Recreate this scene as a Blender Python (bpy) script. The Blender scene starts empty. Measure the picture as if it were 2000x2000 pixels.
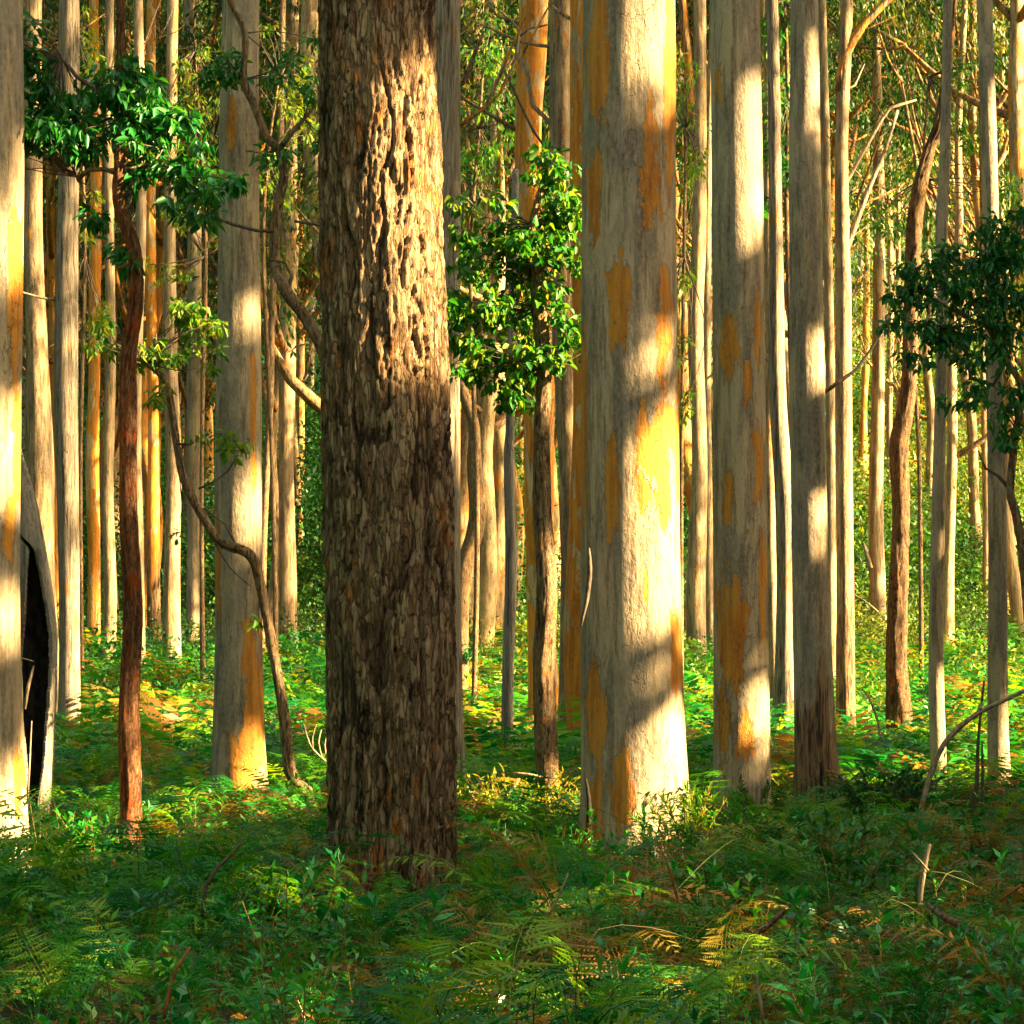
import bpy, math, random
import numpy as np

random.seed(11)
RG = np.random.default_rng(11)
SC = bpy.context.scene
COL = SC.collection
F = 4722.0      # focal length in photo pixels (2000 px wide photo)
HY = 1344.0     # horizon row
CZ = 1.7        # eye height

# ------------------------------------------------------------------ noise
def _hash(ix, iy, iz, seed):
    h = (ix.astype(np.int64) * 374761393 + iy.astype(np.int64) * 668265263 + iz.astype(np.int64) * 2147483647 + seed * 974634777) & 0xFFFFFFFF
    h = ((h ^ (h >> 13)) * 1274126177) & 0xFFFFFFFF
    h = ((h ^ (h >> 16)) * 2246822519) & 0xFFFFFFFF
    h = h ^ (h >> 15)
    return (h & 0xFFFFFF) / float(0x1000000)

def vnoise(x, y, z=None, seed=0, px=None):
    x = np.asarray(x, float); y = np.asarray(y, float)
    z = np.zeros_like(x) if z is None else np.asarray(z, float) + np.zeros_like(x)
    x = x + np.zeros_like(y); y = y + np.zeros_like(x)
    ix, iy, iz = np.floor(x), np.floor(y), np.floor(z)
    fx, fy, fz = x - ix, y - iy, z - iz
    fx = fx * fx * (3 - 2 * fx); fy = fy * fy * (3 - 2 * fy); fz = fz * fz * (3 - 2 * fz)
    r = 0
    for a in (0, 1):
        for b in (0, 1):
            for c in (0, 1):
                jx = ix + a
                if px: jx = np.mod(jx, px)
                w = (fx if a else 1 - fx) * (fy if b else 1 - fy) * (fz if c else 1 - fz)
                r = r + w * _hash(jx, iy + b, iz + c, seed)
    return r

def fbm(x, y, z=None, seed=0, oct=4):
    s = 0; a = 0.5; t = 0
    for o in range(oct):
        k = 2.0 ** o
        s = s + a * vnoise(np.asarray(x) * k, np.asarray(y) * k, None if z is None else np.asarray(z) * k, seed + o)
        t += a; a *= 0.5
    return s / t

def cells(u, v, pu, seed=0):
    """cellular noise, periodic in u; returns F1, F2, id of the nearest cell, offset inside it"""
    iu, iv = np.floor(u), np.floor(v)
    F1 = np.full(u.shape, 9.0); F2 = np.full(u.shape, 9.0); ID = np.zeros(u.shape); DV = np.zeros(u.shape)
    for a in (-1, 0, 1):
        for b in (-1, 0, 1):
            cu, cv = iu + a, iv + b
            hu = _hash(np.mod(cu, pu), cv, cu * 0, seed); hv = _hash(np.mod(cu, pu), cv, cu * 0, seed + 5)
            du = cu + hu - u; dv = cv + hv - v
            d = np.sqrt(du * du + dv * dv)
            near = d < F1
            F2 = np.where(near, F1, np.minimum(F2, d))
            ID = np.where(near, _hash(np.mod(cu, pu), cv, cu * 0, seed + 9), ID)
            DV = np.where(near, dv, DV)
            F1 = np.where(near, d, F1)
    return F1, F2, ID, DV

# ------------------------------------------------------------------ terrain
_KY = [-120, 0, 34, 40, 50, 60, 75, 100, 140, 200, 300, 400, 500, 760]
_KZ = [-0.6, 0, 0.05, .45, 1.02, 1.8, 3.3, 6.6, 13, 28, 64, 108, 128, 130]
def ground(x, y):
    x = np.asarray(x, float); y = np.asarray(y, float)
    z = 0
    for d in (-4, -2, 0, 2, 4):
        z = z + np.interp(y + d, _KY, _KZ) / 5
    amp = np.clip((y - 20) / 120, 0.0, 1.6)
    z = z + 0.10 * (fbm(x * .45, y * .45, seed=3) - .5) + amp * 2.0 * (fbm(x * .07 + 9, y * .07, seed=5) - .5)
    return z

def W(x, y, Y):
    """photo pixel + distance -> world point"""
    return np.array([(x - 1000.0) / F * Y, Y, CZ - (y - HY) / F * Y])

# ------------------------------------------------------------------ object helpers
def mesh(name, V, polys, mats, attrs=None, smooth=False, mi=None):
    """polys: list of int arrays (n,3)/(n,4); attrs: dict name -> per-vertex float"""
    me = bpy.data.meshes.new(name)
    V = np.ascontiguousarray(V, dtype=np.float32)
    me.vertices.add(len(V)); me.vertices.foreach_set('co', V.ravel())
    polys = [p for p in polys if len(p)]
    tot = np.concatenate([np.full(len(p), p.shape[1], np.int32) for p in polys])
    idx = np.concatenate([p.ravel() for p in polys]).astype(np.int32)
    st = np.concatenate([[0], np.cumsum(tot)[:-1]]).astype(np.int32)
    me.loops.add(len(idx)); me.loops.foreach_set('vertex_index', idx)
    me.polygons.add(len(tot)); me.polygons.foreach_set('loop_start', st); me.polygons.foreach_set('loop_total', tot)
    if smooth: me.polygons.foreach_set('use_smooth', np.ones(len(tot), bool))
    if mi is not None: me.polygons.foreach_set('material_index', np.asarray(mi, np.int32))
    for m in (mats if isinstance(mats, (list, tuple)) else [mats]): me.materials.append(m)
    for k, a in (attrs or {}).items():
        at = me.attributes.new(k, 'FLOAT', 'POINT'); at.data.foreach_set('value', np.asarray(a, np.float32))
    me.update()
    return me

def link(name, me, parent=None, loc=(0, 0, 0)):
    o = bpy.data.objects.new(name, me); COL.objects.link(o); o.location = loc
    if parent is not None: o.parent = parent
    return o

def tag(o, label, cat, group=None, kind=None):
    if label: o['label'] = label
    if cat: o['category'] = cat
    if group: o['group'] = group
    if kind: o['kind'] = kind
    return o

def empty(name, loc, label, cat, group=None):
    o = bpy.data.objects.new(name, None); COL.objects.link(o); o.location = loc
    o.empty_display_size = .2
    return tag(o, label, cat, group)

class MB:
    """collects shapes into one mesh"""
    def __init__(s): s.V = []; s.P = {3: [], 4: []}; s.n = 0; s.A = []; s.M = {3: [], 4: []}
    def add(s, V, polys, a=0.0, m=0):
        V = np.asarray(V, float)
        s.V.append(V); s.A.append(np.zeros(len(V)) + a)
        for p in polys:
            if len(p): s.P[p.shape[1]].append(p + s.n); s.M[p.shape[1]].append(np.full(len(p), m))
        s.n += len(V)
    def build(s, name, mats, smooth=False):
        ps = []; mi = []
        for k in (3, 4):
            if s.P[k]: ps.append(np.concatenate(s.P[k])); mi.append(np.concatenate(s.M[k]))
        return mesh(name, np.concatenate(s.V), ps, mats, {'tint': np.concatenate(s.A)}, smooth, np.concatenate(mi))

# ------------------------------------------------------------------ tubes
def resample(pts, step):
    """Catmull-Rom through rows of (x,y,z,r), about one point per step"""
    p = np.asarray(pts, float)
    if len(p) == 2: p = np.vstack([p[0], (p[0] + p[1]) / 2, p[1]])
    q = np.vstack([2 * p[0] - p[1], p, 2 * p[-1] - p[-2]])
    out = []
    for i in range(1, len(q) - 2):
        n = max(1, int(round(np.linalg.norm(q[i + 1, :3] - q[i, :3]) / step)))
        t = np.arange(n) / n
        t = t[:, None]
        a, b, c, d = q[i - 1], q[i], q[i + 1], q[i + 2]
        out.append(.5 * (2 * b + (c - a) * t + (2 * a - 5 * b + 4 * c - d) * t ** 2 + (3 * b - a - 3 * c + d) * t ** 3))
    out.append(p[-1:])
    r = np.vstack(out); r[:, 3] = np.maximum(r[:, 3], 1e-4)
    return r

def frames(P):
    T = np.gradient(P, axis=0); T /= np.linalg.norm(T, axis=1)[:, None] + 1e-12
    U = np.zeros_like(T)
    u = np.array([1., 0, 0]) if abs(T[0, 0]) < .9 else np.array([0, 1., 0])
    for i in range(len(T)):
        u = u - T[i] * (u @ T[i]); u /= np.linalg.norm(u) + 1e-12; U[i] = u
    return T, U, np.cross(T, U)

def tube(pts, seg=8, step=.2, rough=0.0, seed=0, cap=True):
    p = resample(pts, step)
    T, U, B = frames(p[:, :3])
    n = len(p); th = np.arange(seg) / seg * 2 * math.pi
    r = p[:, 3][:, None] * np.ones(seg)[None]
    if rough:
        s = np.concatenate([[0], np.cumsum(np.linalg.norm(np.diff(p[:, :3], axis=0), axis=1))])[:, None]
        r = r * (1 + rough * (vnoise(np.cos(th)[None] * 1.5 + seed * 7, np.sin(th)[None] * 1.5, s / max(.08, 3 * p[:, 3].max()), seed) - .5) * 2)
    V = p[:, None, :3] + r[..., None] * (np.cos(th)[None, :, None] * U[:, None] + np.sin(th)[None, :, None] * B[:, None])
    V = V.reshape(-1, 3)
    i = np.arange(n - 1)[:, None] * seg; j = np.arange(seg)[None]; k = (j + 1) % seg
    Q = np.stack([i + j, i + k, i + seg + k, i + seg + j], -1).reshape(-1, 4)
    tri = []
    if cap:
        V = np.vstack([V, p[-1:, :3], p[:1, :3]])
        tri = np.concatenate([np.stack([(n - 1) * seg + np.arange(seg), (n - 1) * seg + (np.arange(seg) + 1) % seg, np.full(seg, n * seg)], -1),
                              np.stack([(np.arange(seg) + 1) % seg, np.arange(seg), np.full(seg, n * seg + 1)], -1)])
    return V, [Q] + ([tri] if cap else [])

# ------------------------------------------------------------------ leaves
def unit(v): return v / (np.linalg.norm(v, axis=-1, keepdims=True) + 1e-12)
def rvec(n): return unit(RG.normal(size=(n, 3)))

def leaf_quads(C, D, N, L, Wd, fold=.25, fine=False):
    """C base points, D leaf axes, N rough normals, L lengths, Wd widths"""
    n = len(C); D = unit(D); S = unit(np.cross(D, N)); N = np.cross(S, D)
    L = np.asarray(L).reshape(-1, 1) * np.ones((n, 1)); Wd = np.asarray(Wd).reshape(-1, 1) * np.ones((n, 1))
    if fine:
        pts = [C, C + D * L * .3 + S * Wd * .5 + N * Wd * fold, C + D * L * .66 + S * Wd * .36 + N * Wd * fold * .6, C + D * L - N * L * .12,
               C + D * L * .66 - S * Wd * .36 + N * Wd * fold * .6, C + D * L * .3 - S * Wd * .5 + N * Wd * fold]
        V = np.stack(pts, 1).reshape(-1, 3); b = np.arange(n)[:, None] * 6
        Q = np.concatenate([b + np.array([[0, 3, 2, 1]]), b + np.array([[0, 5, 4, 3]])])
        return V, Q, 6
    pts = [C, C + D * L * .45 + S * Wd * .5 + N * Wd * fold, C + D * L, C + D * L * .45 - S * Wd * .5 + N * Wd * fold]
    V = np.stack(pts, 1).reshape(-1, 3); b = np.arange(n)[:, None] * 4
    return V, b + np.array([[0, 3, 2, 1]]), 4

def clump(mb, c, r, n, L, wl=.4, droop=.6, tint=(.1, .5), fine=False, m=0, shell=.35):
    """n leaves in an uneven ellipsoid at c with radii r"""
    c = np.asarray(c, float); r = np.asarray(r, float) * np.ones(3)
    d = rvec(n); rad = (shell + (1 - shell) * RG.random(n)) ** .7
    lump = .55 + .9 * vnoise(d[:, 0] * 2.2 + c[0] * 3, d[:, 1] * 2.2 + c[1] * 3, d[:, 2] * 2.2 + c[2], 17)
    P = c + d * (rad * lump)[:, None] * r
    D = unit(d * .6 + rvec(n) * .8 + np.array([0, 0, -droop * 1.5]))
    N = unit(rvec(n) * .8 + np.array([0, 0, .9]))
    LL = L * RG.uniform(.6, 1.25, n)
    V, Q, k = leaf_quads(P, D, N, LL, LL * wl * RG.uniform(.7, 1.2, n), fine=fine)
    t = RG.uniform(tint[0], tint[1], n)
    mb.add(V, [Q], np.repeat(t, k), m)
    return P

# ------------------------------------------------------------------ materials
def nt(name):
    m = bpy.data.materials.new(name); m.use_nodes = True
    t = m.node_tree; t.nodes.clear()
    out = t.nodes.new('ShaderNodeOutputMaterial')
    return m, t, out

class NB:
    def __init__(s, t): s.t = t
    def n(s, ty, **kw):
        nd = s.t.nodes.new(ty)
        for k, v in kw.items():
            if k.startswith('i_'):
                nd.inputs[k[2:].replace('_', ' ')].default_value = v
            else: setattr(nd, k, v)
        return nd
    def l(s, a, b): s.t.links.new(a, b)
    def inp(s, sock, v):
        if hasattr(v, 'is_linked') or hasattr(v, 'links'): s.l(v, sock)
        else: sock.default_value = v
    def math(s, op, a, b=None, clamp=False):
        nd = s.n('ShaderNodeMath', operation=op, use_clamp=clamp)
        s.inp(nd.inputs[0], a)
        if b is not None: s.inp(nd.inputs[1], b)
        return nd.outputs[0]
    def mix(s, f, a, b):
        nd = s.n('ShaderNodeMix', data_type='RGBA')
        s.inp(nd.inputs[0], f); s.inp(nd.inputs[6], a); s.inp(nd.inputs[7], b)
        return nd.outputs[2]
    def ramp(s, f, lo, hi, a=0.0, b=1.0):
        nd = s.n('ShaderNodeMapRange', interpolation_type='SMOOTHSTEP')
        s.inp(nd.inputs[0], f); nd.inputs[1].default_value = lo; nd.inputs[2].default_value = hi
        nd.inputs[3].default_value = a; nd.inputs[4].default_value = b
        return nd.outputs[0]
    def noise(s, vec, scale, detail=4, rough=.55, dist=0.0):
        nd = s.n('ShaderNodeTexNoise'); s.l(vec, nd.inputs['Vector'])
        nd.inputs['Scale'].default_value = scale; nd.inputs['Detail'].default_value = detail
        nd.inputs['Roughness'].default_value = rough; nd.inputs['Distortion'].default_value = dist
        return nd.outputs[0]
    def coords(s, zscale):
        """object coordinates, shifted per object, squeezed along the trunk"""
        tc = s.n('ShaderNodeTexCoord'); oi = s.n('ShaderNodeObjectInfo')
        off = s.math('MULTIPLY', oi.outputs['Random'], 37.0)
        mp = s.n('ShaderNodeMapping'); mp.inputs['Scale'].default_value = (1, 1, zscale)
        ad = s.n('ShaderNodeVectorMath', operation='ADD')
        s.l(tc.outputs['Object'], ad.inputs[0]); s.l(off, ad.inputs[1]); s.l(ad.outputs[0], mp.inputs['Vector'])
        return mp.outputs[0], oi.outputs['Random']
    def attr(s, name):
        return s.n('ShaderNodeAttribute', attribute_name=name).outputs['Fac']

def c4(c): return (c[0], c[1], c[2], 1.0)

def mat_smooth_bark(name, pale, grey, orange, patch_thr=.60, scale=1.0, fleck=.66, basal=None, rnd_orange=0.0, streak=.5, tan=.35):
    m, t, out = nt(name); b = NB(t)
    v, rnd = b.coords(.30); v2, _ = b.coords(.085); v1, _ = b.coords(.55)
    base = b.mix(b.ramp(b.noise(v, 3.0 * scale, 6, .62, .5), .40, .60), c4(pale), c4(grey))
    # soft tan staining, long grey and brown runs down the stem
    base = b.mix(b.ramp(b.noise(v2, 5.5 * scale, 5, .6, .3), .50, .66, 0, tan), base, c4((.46, .27, .085)))
    base = b.mix(b.ramp(b.noise(v2, 8 * scale, 5, .62, .4), .50, .62, 0, streak), base, c4([grey[0] * .52, grey[1] * .50, grey[2] * .50]))
    base = b.mix(b.ramp(b.noise(v2, 17 * scale, 4, .6, .2), .54, .63, 0, streak * 1.05), base, (.10, .062, .032, 1))
    base = b.mix(b.ramp(b.noise(v1, 30 * scale, 3, .7), .40, .66, 0, .25), base, c4([min(1, x * 1.3) for x in pale]))
    # bark that has peeled off, orange underneath
    pn = b.noise(v, 3.4 * scale, 8, .66, .8)
    pa = b.attr('patch')
    thr = b.math('SUBTRACT', pn, patch_thr)
    if rnd_orange: thr = b.math('ADD', thr, b.math('MULTIPLY', b.math('SUBTRACT', rnd, .5), rnd_orange))
    wav = b.math('ADD', b.math('MULTIPLY', b.math('SUBTRACT', b.noise(v, 7 * scale, 5, .6, .5), .5), 3.4), b.math('MULTIPLY', b.math('SUBTRACT', b.noise(v1, 24 * scale, 5, .7), .5), 1.5))
    e2 = b.math('ADD', pa, wav)
    msk = b.math('MAXIMUM', b.ramp(thr, 0, .008), b.ramp(e2, .02, .08))
    oc = b.mix(b.ramp(b.noise(v2, 14 * scale, 5), .38, .62), c4(orange), c4([orange[0] * .70, orange[1] * .58, orange[2] * .6]))
    oc = b.mix(b.ramp(b.noise(v1, 26 * scale, 4, .7), .5, .7, 0, .4), oc, c4([orange[0] * 1.05, orange[1] * 1.35, orange[2] * 2.2]))
    base = b.mix(msk, base, oc)
    rim = b.math('MULTIPLY', b.ramp(e2, -.16, .0), b.ramp(e2, .0, .05, 1, 0))
    base = b.mix(b.math('MULTIPLY', rim, .5), base, c4([x * .45 for x in grey]))
    # small dark slots and cracks
    fl = b.math('MULTIPLY', b.ramp(b.noise(v, 46 * scale, 2, .5), fleck, fleck + .05), b.ramp(b.noise(v1, 2.3 * scale, 3), .42, .60))
    base = b.mix(b.math('MULTIPLY', fl, .7), base, (.06, .04, .025, 1))
    ck = b.n('ShaderNodeTexVoronoi', feature='DISTANCE_TO_EDGE')
    dv = b.n('ShaderNodeVectorMath', operation='ADD')
    nz = b.n('ShaderNodeTexNoise'); b.l(v, nz.inputs['Vector']); nz.inputs['Scale'].default_value = 7 * scale; nz.inputs['Detail'].default_value = 4
    sc = b.n('ShaderNodeVectorMath', operation='SCALE'); b.l(nz.outputs['Color'], sc.inputs[0]); sc.inputs['Scale'].default_value = .32 / scale
    b.l(v, dv.inputs[0]); b.l(sc.outputs[0], dv.inputs[1]); b.l(dv.outputs[0], ck.inputs['Vector']); ck.inputs['Scale'].default_value = 6.5 * scale
    cr = b.math('MULTIPLY', b.ramp(ck.outputs['Distance'], .0, .028, 1, 0), b.ramp(b.noise(v, 1.7 * scale, 3), .47, .60))
    base = b.mix(b.math('MULTIPLY', cr, .6), base, (.07, .05, .035, 1))
    # stringy brown bark left at the foot
    ba = b.attr('basal')
    fib = b.noise(v2, 26 * scale, 5, .65, .3)
    bm = b.ramp(b.math('ADD', ba, b.math('MULTIPLY', b.math('SUBTRACT', b.noise(v2, 6 * scale, 5, .65), .5), 3.0)), -.05, .12)
    bc = b.mix(b.ramp(fib, .38, .60), (.04, .025, .015, 1), c4(basal or (.27, .155, .07)))
    base = b.mix(bm, base, bc)
    bsdf = b.n('ShaderNodeBsdfPrincipled'); b.l(base, bsdf.inputs['Base Color'])
    bsdf.inputs['Roughness'].default_value = .75; bsdf.inputs['Specular IOR Level'].default_value = .18
    h = b.math('SUBTRACT', b.math('MULTIPLY', b.noise(v1, 20 * scale, 7, .66), .8), b.math('MULTIPLY', msk, .25))
    h = b.math('ADD', h, b.math('MULTIPLY', b.noise(v, 9 * scale, 4, .6), .7))
    h = b.math('SUBTRACT', h, b.math('MULTIPLY', fl, .3)); h = b.math('SUBTRACT', h, b.math('MULTIPLY', cr, .3))
    h = b.math('ADD', h, b.math('MULTIPLY', bm, b.math('MULTIPLY', fib, 1.2)))
    bp = b.n('ShaderNodeBump'); bp.inputs['Strength'].default_value = .8; bp.inputs['Distance'].default_value = .026
    b.l(h, bp.inputs['Height']); b.l(bp.outputs[0], bsdf.inputs['Normal'])
    b.l(bsdf.outputs[0], out.inputs[0])
    return m

def mat_rough_bark(name, dark, mid, light, red, scale=1.0, red_lo=.56, zs=.28, dist=.03):
    m, t, out = nt(name); b = NB(t)
    v, rnd = b.coords(zs); v1, _ = b.coords(.6)
    gr = b.attr('groove')
    nz = b.n('ShaderNodeTexNoise'); b.l(v, nz.inputs['Vector']); nz.inputs['Scale'].default_value = 13 * scale; nz.inputs['Detail'].default_value = 5; nz.inputs['Roughness'].default_value = .65
    sc = b.n('ShaderNodeVectorMath', operation='SCALE'); b.l(nz.outputs['Color'], sc.inputs[0]); sc.inputs['Scale'].default_value = .055 / scale
    dv = b.n('ShaderNodeVectorMath', operation='ADD'); b.l(v, dv.inputs[0]); b.l(sc.outputs[0], dv.inputs[1])
    ce = b.n('ShaderNodeTexVoronoi', feature='DISTANCE_TO_EDGE'); b.l(dv.outputs[0], ce.inputs['Vector']); ce.inputs['Scale'].default_value = 30 * scale
    c1 = b.n('ShaderNodeTexVoronoi', feature='F1'); b.l(dv.outputs[0], c1.inputs['Vector']); c1.inputs['Scale'].default_value = 30 * scale
    sep = b.n('ShaderNodeSeparateColor'); b.l(c1.outputs['Color'], sep.inputs[0])
    flake = b.ramp(ce.outputs['Distance'], .01, .10)
    n1 = b.noise(v, 11 * scale, 7, .68, .6)
    base = b.mix(b.ramp(n1, .36, .54), c4(dark), c4(mid))
    base = b.mix(b.math('MULTIPLY', b.ramp(sep.outputs[0], .35, .95), .5), base, c4(light))
    base = b.mix(b.ramp(b.noise(v, 34 * scale, 5, .7), .52, .66, 0, .6), base, c4(light))
    rm = b.math('MULTIPLY', b.ramp(b.noise(v1, 3.1 * scale, 5, .6), red_lo, red_lo + .10), b.ramp(sep.outputs[1], .35, .6))
    base = b.mix(rm, base, c4(red))
    base = b.mix(b.ramp(ce.outputs['Distance'], .0, .05, .6, 0), base, c4(dark))
    base = b.mix(b.ramp(gr, .54, .88, 0, .9), base, c4(dark))
    bsdf = b.n('ShaderNodeBsdfPrincipled'); b.l(base, bsdf.inputs['Base Color'])
    bsdf.inputs['Roughness'].default_value = .9; bsdf.inputs['Specular IOR Level'].default_value = .12
    h = b.math('ADD', b.math('MULTIPLY', flake, b.math('ADD', b.math('MULTIPLY', sep.outputs[2], .7), .35)), b.math('MULTIPLY', b.noise(v1, 60 * scale, 5, .72), .45))
    h = b.math('ADD', h, b.math('MULTIPLY', n1, .6))
    bp = b.n('ShaderNodeBump'); bp.inputs['Strength'].default_value = 1.0; bp.inputs['Distance'].default_value = dist
    b.l(h, bp.inputs['Height']); b.l(bp.outputs[0], bsdf.inputs['Normal'])
    b.l(bsdf.outputs[0], out.inputs[0])
    return m

def mat_leaf(name, stops, trans=.4, rough=.5, spec=.3, tgain=(1.6, 1.35, .5)):
    """stops: list of (pos, rgb) along the 'tint' attribute"""
    m, t, out = nt(name); b = NB(t)
    cr = b.n('ShaderNodeValToRGB'); el = cr.color_ramp.elements
    while len(el) < len(stops): el.new(.5)
    for e, (p, c) in zip(el, stops): e.position = p; e.color = c4(c)
    b.l(b.attr('tint'), cr.inputs[0])
    bsdf = b.n('ShaderNodeBsdfPrincipled'); b.l(cr.outputs[0], bsdf.inputs['Base Color'])
    bsdf.inputs['Roughness'].default_value = rough; bsdf.inputs['Specular IOR Level'].default_value = spec
    tr = b.n('ShaderNodeBsdfTranslucent')
    g = b.n('ShaderNodeMix', data_type='RGBA', blend_type='MULTIPLY'); g.inputs[0].default_value = 1
    b.l(cr.outputs[0], g.inputs[6]); g.inputs[7].default_value = (tgain[0], tgain[1], tgain[2], 1)
    b.l(g.outputs[2], tr.inputs[0])
    ms = b.n('ShaderNodeMixShader'); ms.inputs[0].default_value = trans
    b.l(bsdf.outputs[0], ms.inputs[1]); b.l(tr.outputs[0], ms.inputs[2]); b.l(ms.outputs[0], out.inputs[0])
    return m

def mat_ground():
    m, t, out = nt('leaf_litter'); b = NB(t)
    tc = b.n('ShaderNodeTexCoord'); v = tc.outputs['Object']
    base = b.mix(b.ramp(b.noise(v, 1.4, 6, .65), .4, .62), (.014, .008, .004, 1), (.05, .024, .009, 1))
    base = b.mix(b.ramp(b.noise(v, 9, 5, .7), .55, .7), base, (.14, .07, .022, 1))
    base = b.mix(b.ramp(b.noise(v, .35, 4, .6), .45, .6), base, (.018, .035, .008, 1))
    bsdf = b.n('ShaderNodeBsdfPrincipled'); b.l(base, bsdf.inputs['Base Color']); bsdf.inputs['Roughness'].default_value = .95
    bp = b.n('ShaderNodeBump'); bp.inputs['Strength'].default_value = 1; bp.inputs['Distance'].default_value = .06
    b.l(b.noise(v, 14, 6, .7), bp.inputs['Height']); b.l(bp.outputs[0], bsdf.inputs['Normal'])
    b.l(bsdf.outputs[0], out.inputs[0]); return m

def mat_plain(name, c, rough=.9, var=.35, scale=20):
    m, t, out = nt(name); b = NB(t); v, _ = b.coords(.4)
    base = b.mix(b.ramp(b.noise(v, scale, 5), .35, .65), c4([x * (1 - var) for x in c]), c4([x * (1 + var) for x in c]))
    bsdf = b.n('ShaderNodeBsdfPrincipled'); b.l(base, bsdf.inputs['Base Color']); bsdf.inputs['Roughness'].default_value = rough
    bsdf.inputs['Specular IOR Level'].default_value = .15
    bp = b.n('ShaderNodeBump'); bp.inputs['Strength'].default_value = .8; bp.inputs['Distance'].default_value = .012
    b.l(b.noise(v, scale * 2, 5), bp.inputs['Height']); b.l(bp.outputs[0], bsdf.inputs['Normal'])
    b.l(bsdf.outputs[0], out.inputs[0]); return m

OR = (.48, .205, .026)
M_KARRI = mat_smooth_bark('smooth_pale_bark', (.37, .28, .168), (.185, .152, .108), OR, patch_thr=.74, streak=.6, tan=.22)
M_GUM = mat_smooth_bark('mottled_gum_bark', (.35, .245, .13), (.18, .13, .082), OR, patch_thr=.62, scale=1.5, streak=.9, tan=.6)
M_GUMO = mat_smooth_bark('peeled_orange_bark', (.52, .36, .18), (.38, .25, .12), (.58, .22, .02), patch_thr=.46, scale=1.3, streak=.65, tan=.6)
M_FAR = mat_smooth_bark('distant_gum_bark', (.42, .29, .145), (.22, .155, .08), OR, patch_thr=.58, scale=1.2, rnd_orange=.35, streak=.9, tan=.65)
M_MARRI = mat_rough_bark('flaky_brown_bark', (.018, .011, .006), (.15, .086, .041), (.44, .30, .165), (.30, .105, .022), scale=1.0, red_lo=.56, zs=.19)
M_RED = mat_rough_bark('red_brown_bark', (.03, .010, .004), (.12, .050, .020), (.26, .14, .065), (.25, .05, .008), scale=2.2, red_lo=.50, zs=.2, dist=.018)
M_BROWN = mat_rough_bark('rough_brown_bark', (.025, .015, .008), (.19, .115, .056), (.38, .265, .15), (.32, .13, .03), scale=2.0, zs=.2, dist=.02)
M_DARKR = mat_rough_bark('dark_rough_bark', (.02, .012, .007), (.105, .06, .028), (.24, .15, .075), (.26, .10, .02), scale=1.8, zs=.16, dist=.022)
M_FIB = mat_rough_bark('stringy_grey_bark', (.05, .034, .022), (.26, .205, .145), (.40, .33, .235), (.36, .19, .06), scale=1.3, red_lo=.56, zs=.055, dist=.022)
M_TWIG = mat_plain('dark_twig_bark', (.085, .062, .044), scale=30)
M_DEAD = mat_plain('weathered_dead_wood', (.24, .175, .11), scale=25)
M_ORTW = mat_plain('red_dead_twig', (.20, .075, .025), scale=30)
M_CHAR = mat_plain('charred_wood', (.016, .012, .010), scale=15, var=.7)
M_SPLIT = mat_rough_bark('weathered_split_wood', (.10, .08, .06), (.25, .21, .165), (.34, .29, .23), (.30, .19, .10), scale=1.6, red_lo=.62, zs=.05, dist=.012)

GREEN = [(0.0, (.008, .075, .014)), (.35, (.016, .13, .012)), (.6, (.06, .19, .010)), (.8, (.17, .23, .012)), (1.0, (.26, .15, .02))]
M_LEAF = mat_leaf('gum_leaf', GREEN, .45)
M_LEAFD = mat_leaf('dark_gum_leaf', [(0.0, (.005, .075, .018)), (.5, (.012, .15, .018)), (.85, (.06, .20, .01)), (1, (.18, .10, .015))], .35, rough=.42, spec=.4)
M_LEAFY = mat_leaf('yellow_green_leaf', [(0.0, (.016, .10, .008)), (.4, (.07, .19, .008)), (.75, (.19, .24, .012)), (1, (.30, .19, .025))], .48)
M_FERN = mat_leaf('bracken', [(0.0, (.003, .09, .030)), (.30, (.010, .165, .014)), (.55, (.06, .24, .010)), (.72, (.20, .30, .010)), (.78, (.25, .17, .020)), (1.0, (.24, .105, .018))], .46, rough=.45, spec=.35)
M_UND = mat_leaf('undergrowth_leaf', [(0.0, (.006, .055, .012)), (.35, (.018, .10, .010)), (.6, (.10, .16, .010)), (.8, (.22, .17, .014)), (1.0, (.30, .13, .018))], .38)
M_HERB = mat_leaf('herb_leaf', [(0.0, (.004, .11, .030)), (.4, (.010, .24, .022)), (.7, (.07, .32, .014)), (.85, (.20, .26, .02)), (1.0, (.22, .10, .02))], .35, rough=.35, spec=.5)
FARG = [(0.0, (.006, .045, .008)), (.35, (.018, .085, .008)), (.6, (.07, .125, .008)), (.8, (.17, .165, .012)), (1.0, (.25, .13, .02))]
M_LEAFF = mat_leaf('distant_gum_leaf', FARG, .40)
M_TANG = mat_leaf('tangle_stem', [(0.0, (.05, .10, .01)), (.5, (.15, .13, .02)), (1.0, (.16, .08, .03))], .1)

# ------------------------------------------------------------------ ground
def grid_lines(a, b, fine_a, fine_b, fs, cs):
    return np.unique(np.round(np.concatenate([np.arange(a, fine_a, cs), np.arange(fine_a, fine_b, fs), np.arange(fine_b, b + cs, cs)]), 3))
gx = grid_lines(-420, 420, -24, 24, .5, 9); gy = grid_lines(-60, 760, 0, 60, .5, 6)
GX, GY = np.meshgrid(gx, gy)
GV = np.stack([GX, GY, ground(GX, GY)], -1).reshape(-1, 3)
nx, ny = len(gx), len(gy)
i = (np.arange(ny - 1)[:, None] * nx + np.arange(nx - 1)[None]).ravel()
tag(link('ground', mesh('ground', GV, [np.stack([i, i + 1, i + nx + 1, i + nx], -1)], mat_ground(), smooth=True)), None, None, kind='structure')

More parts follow.
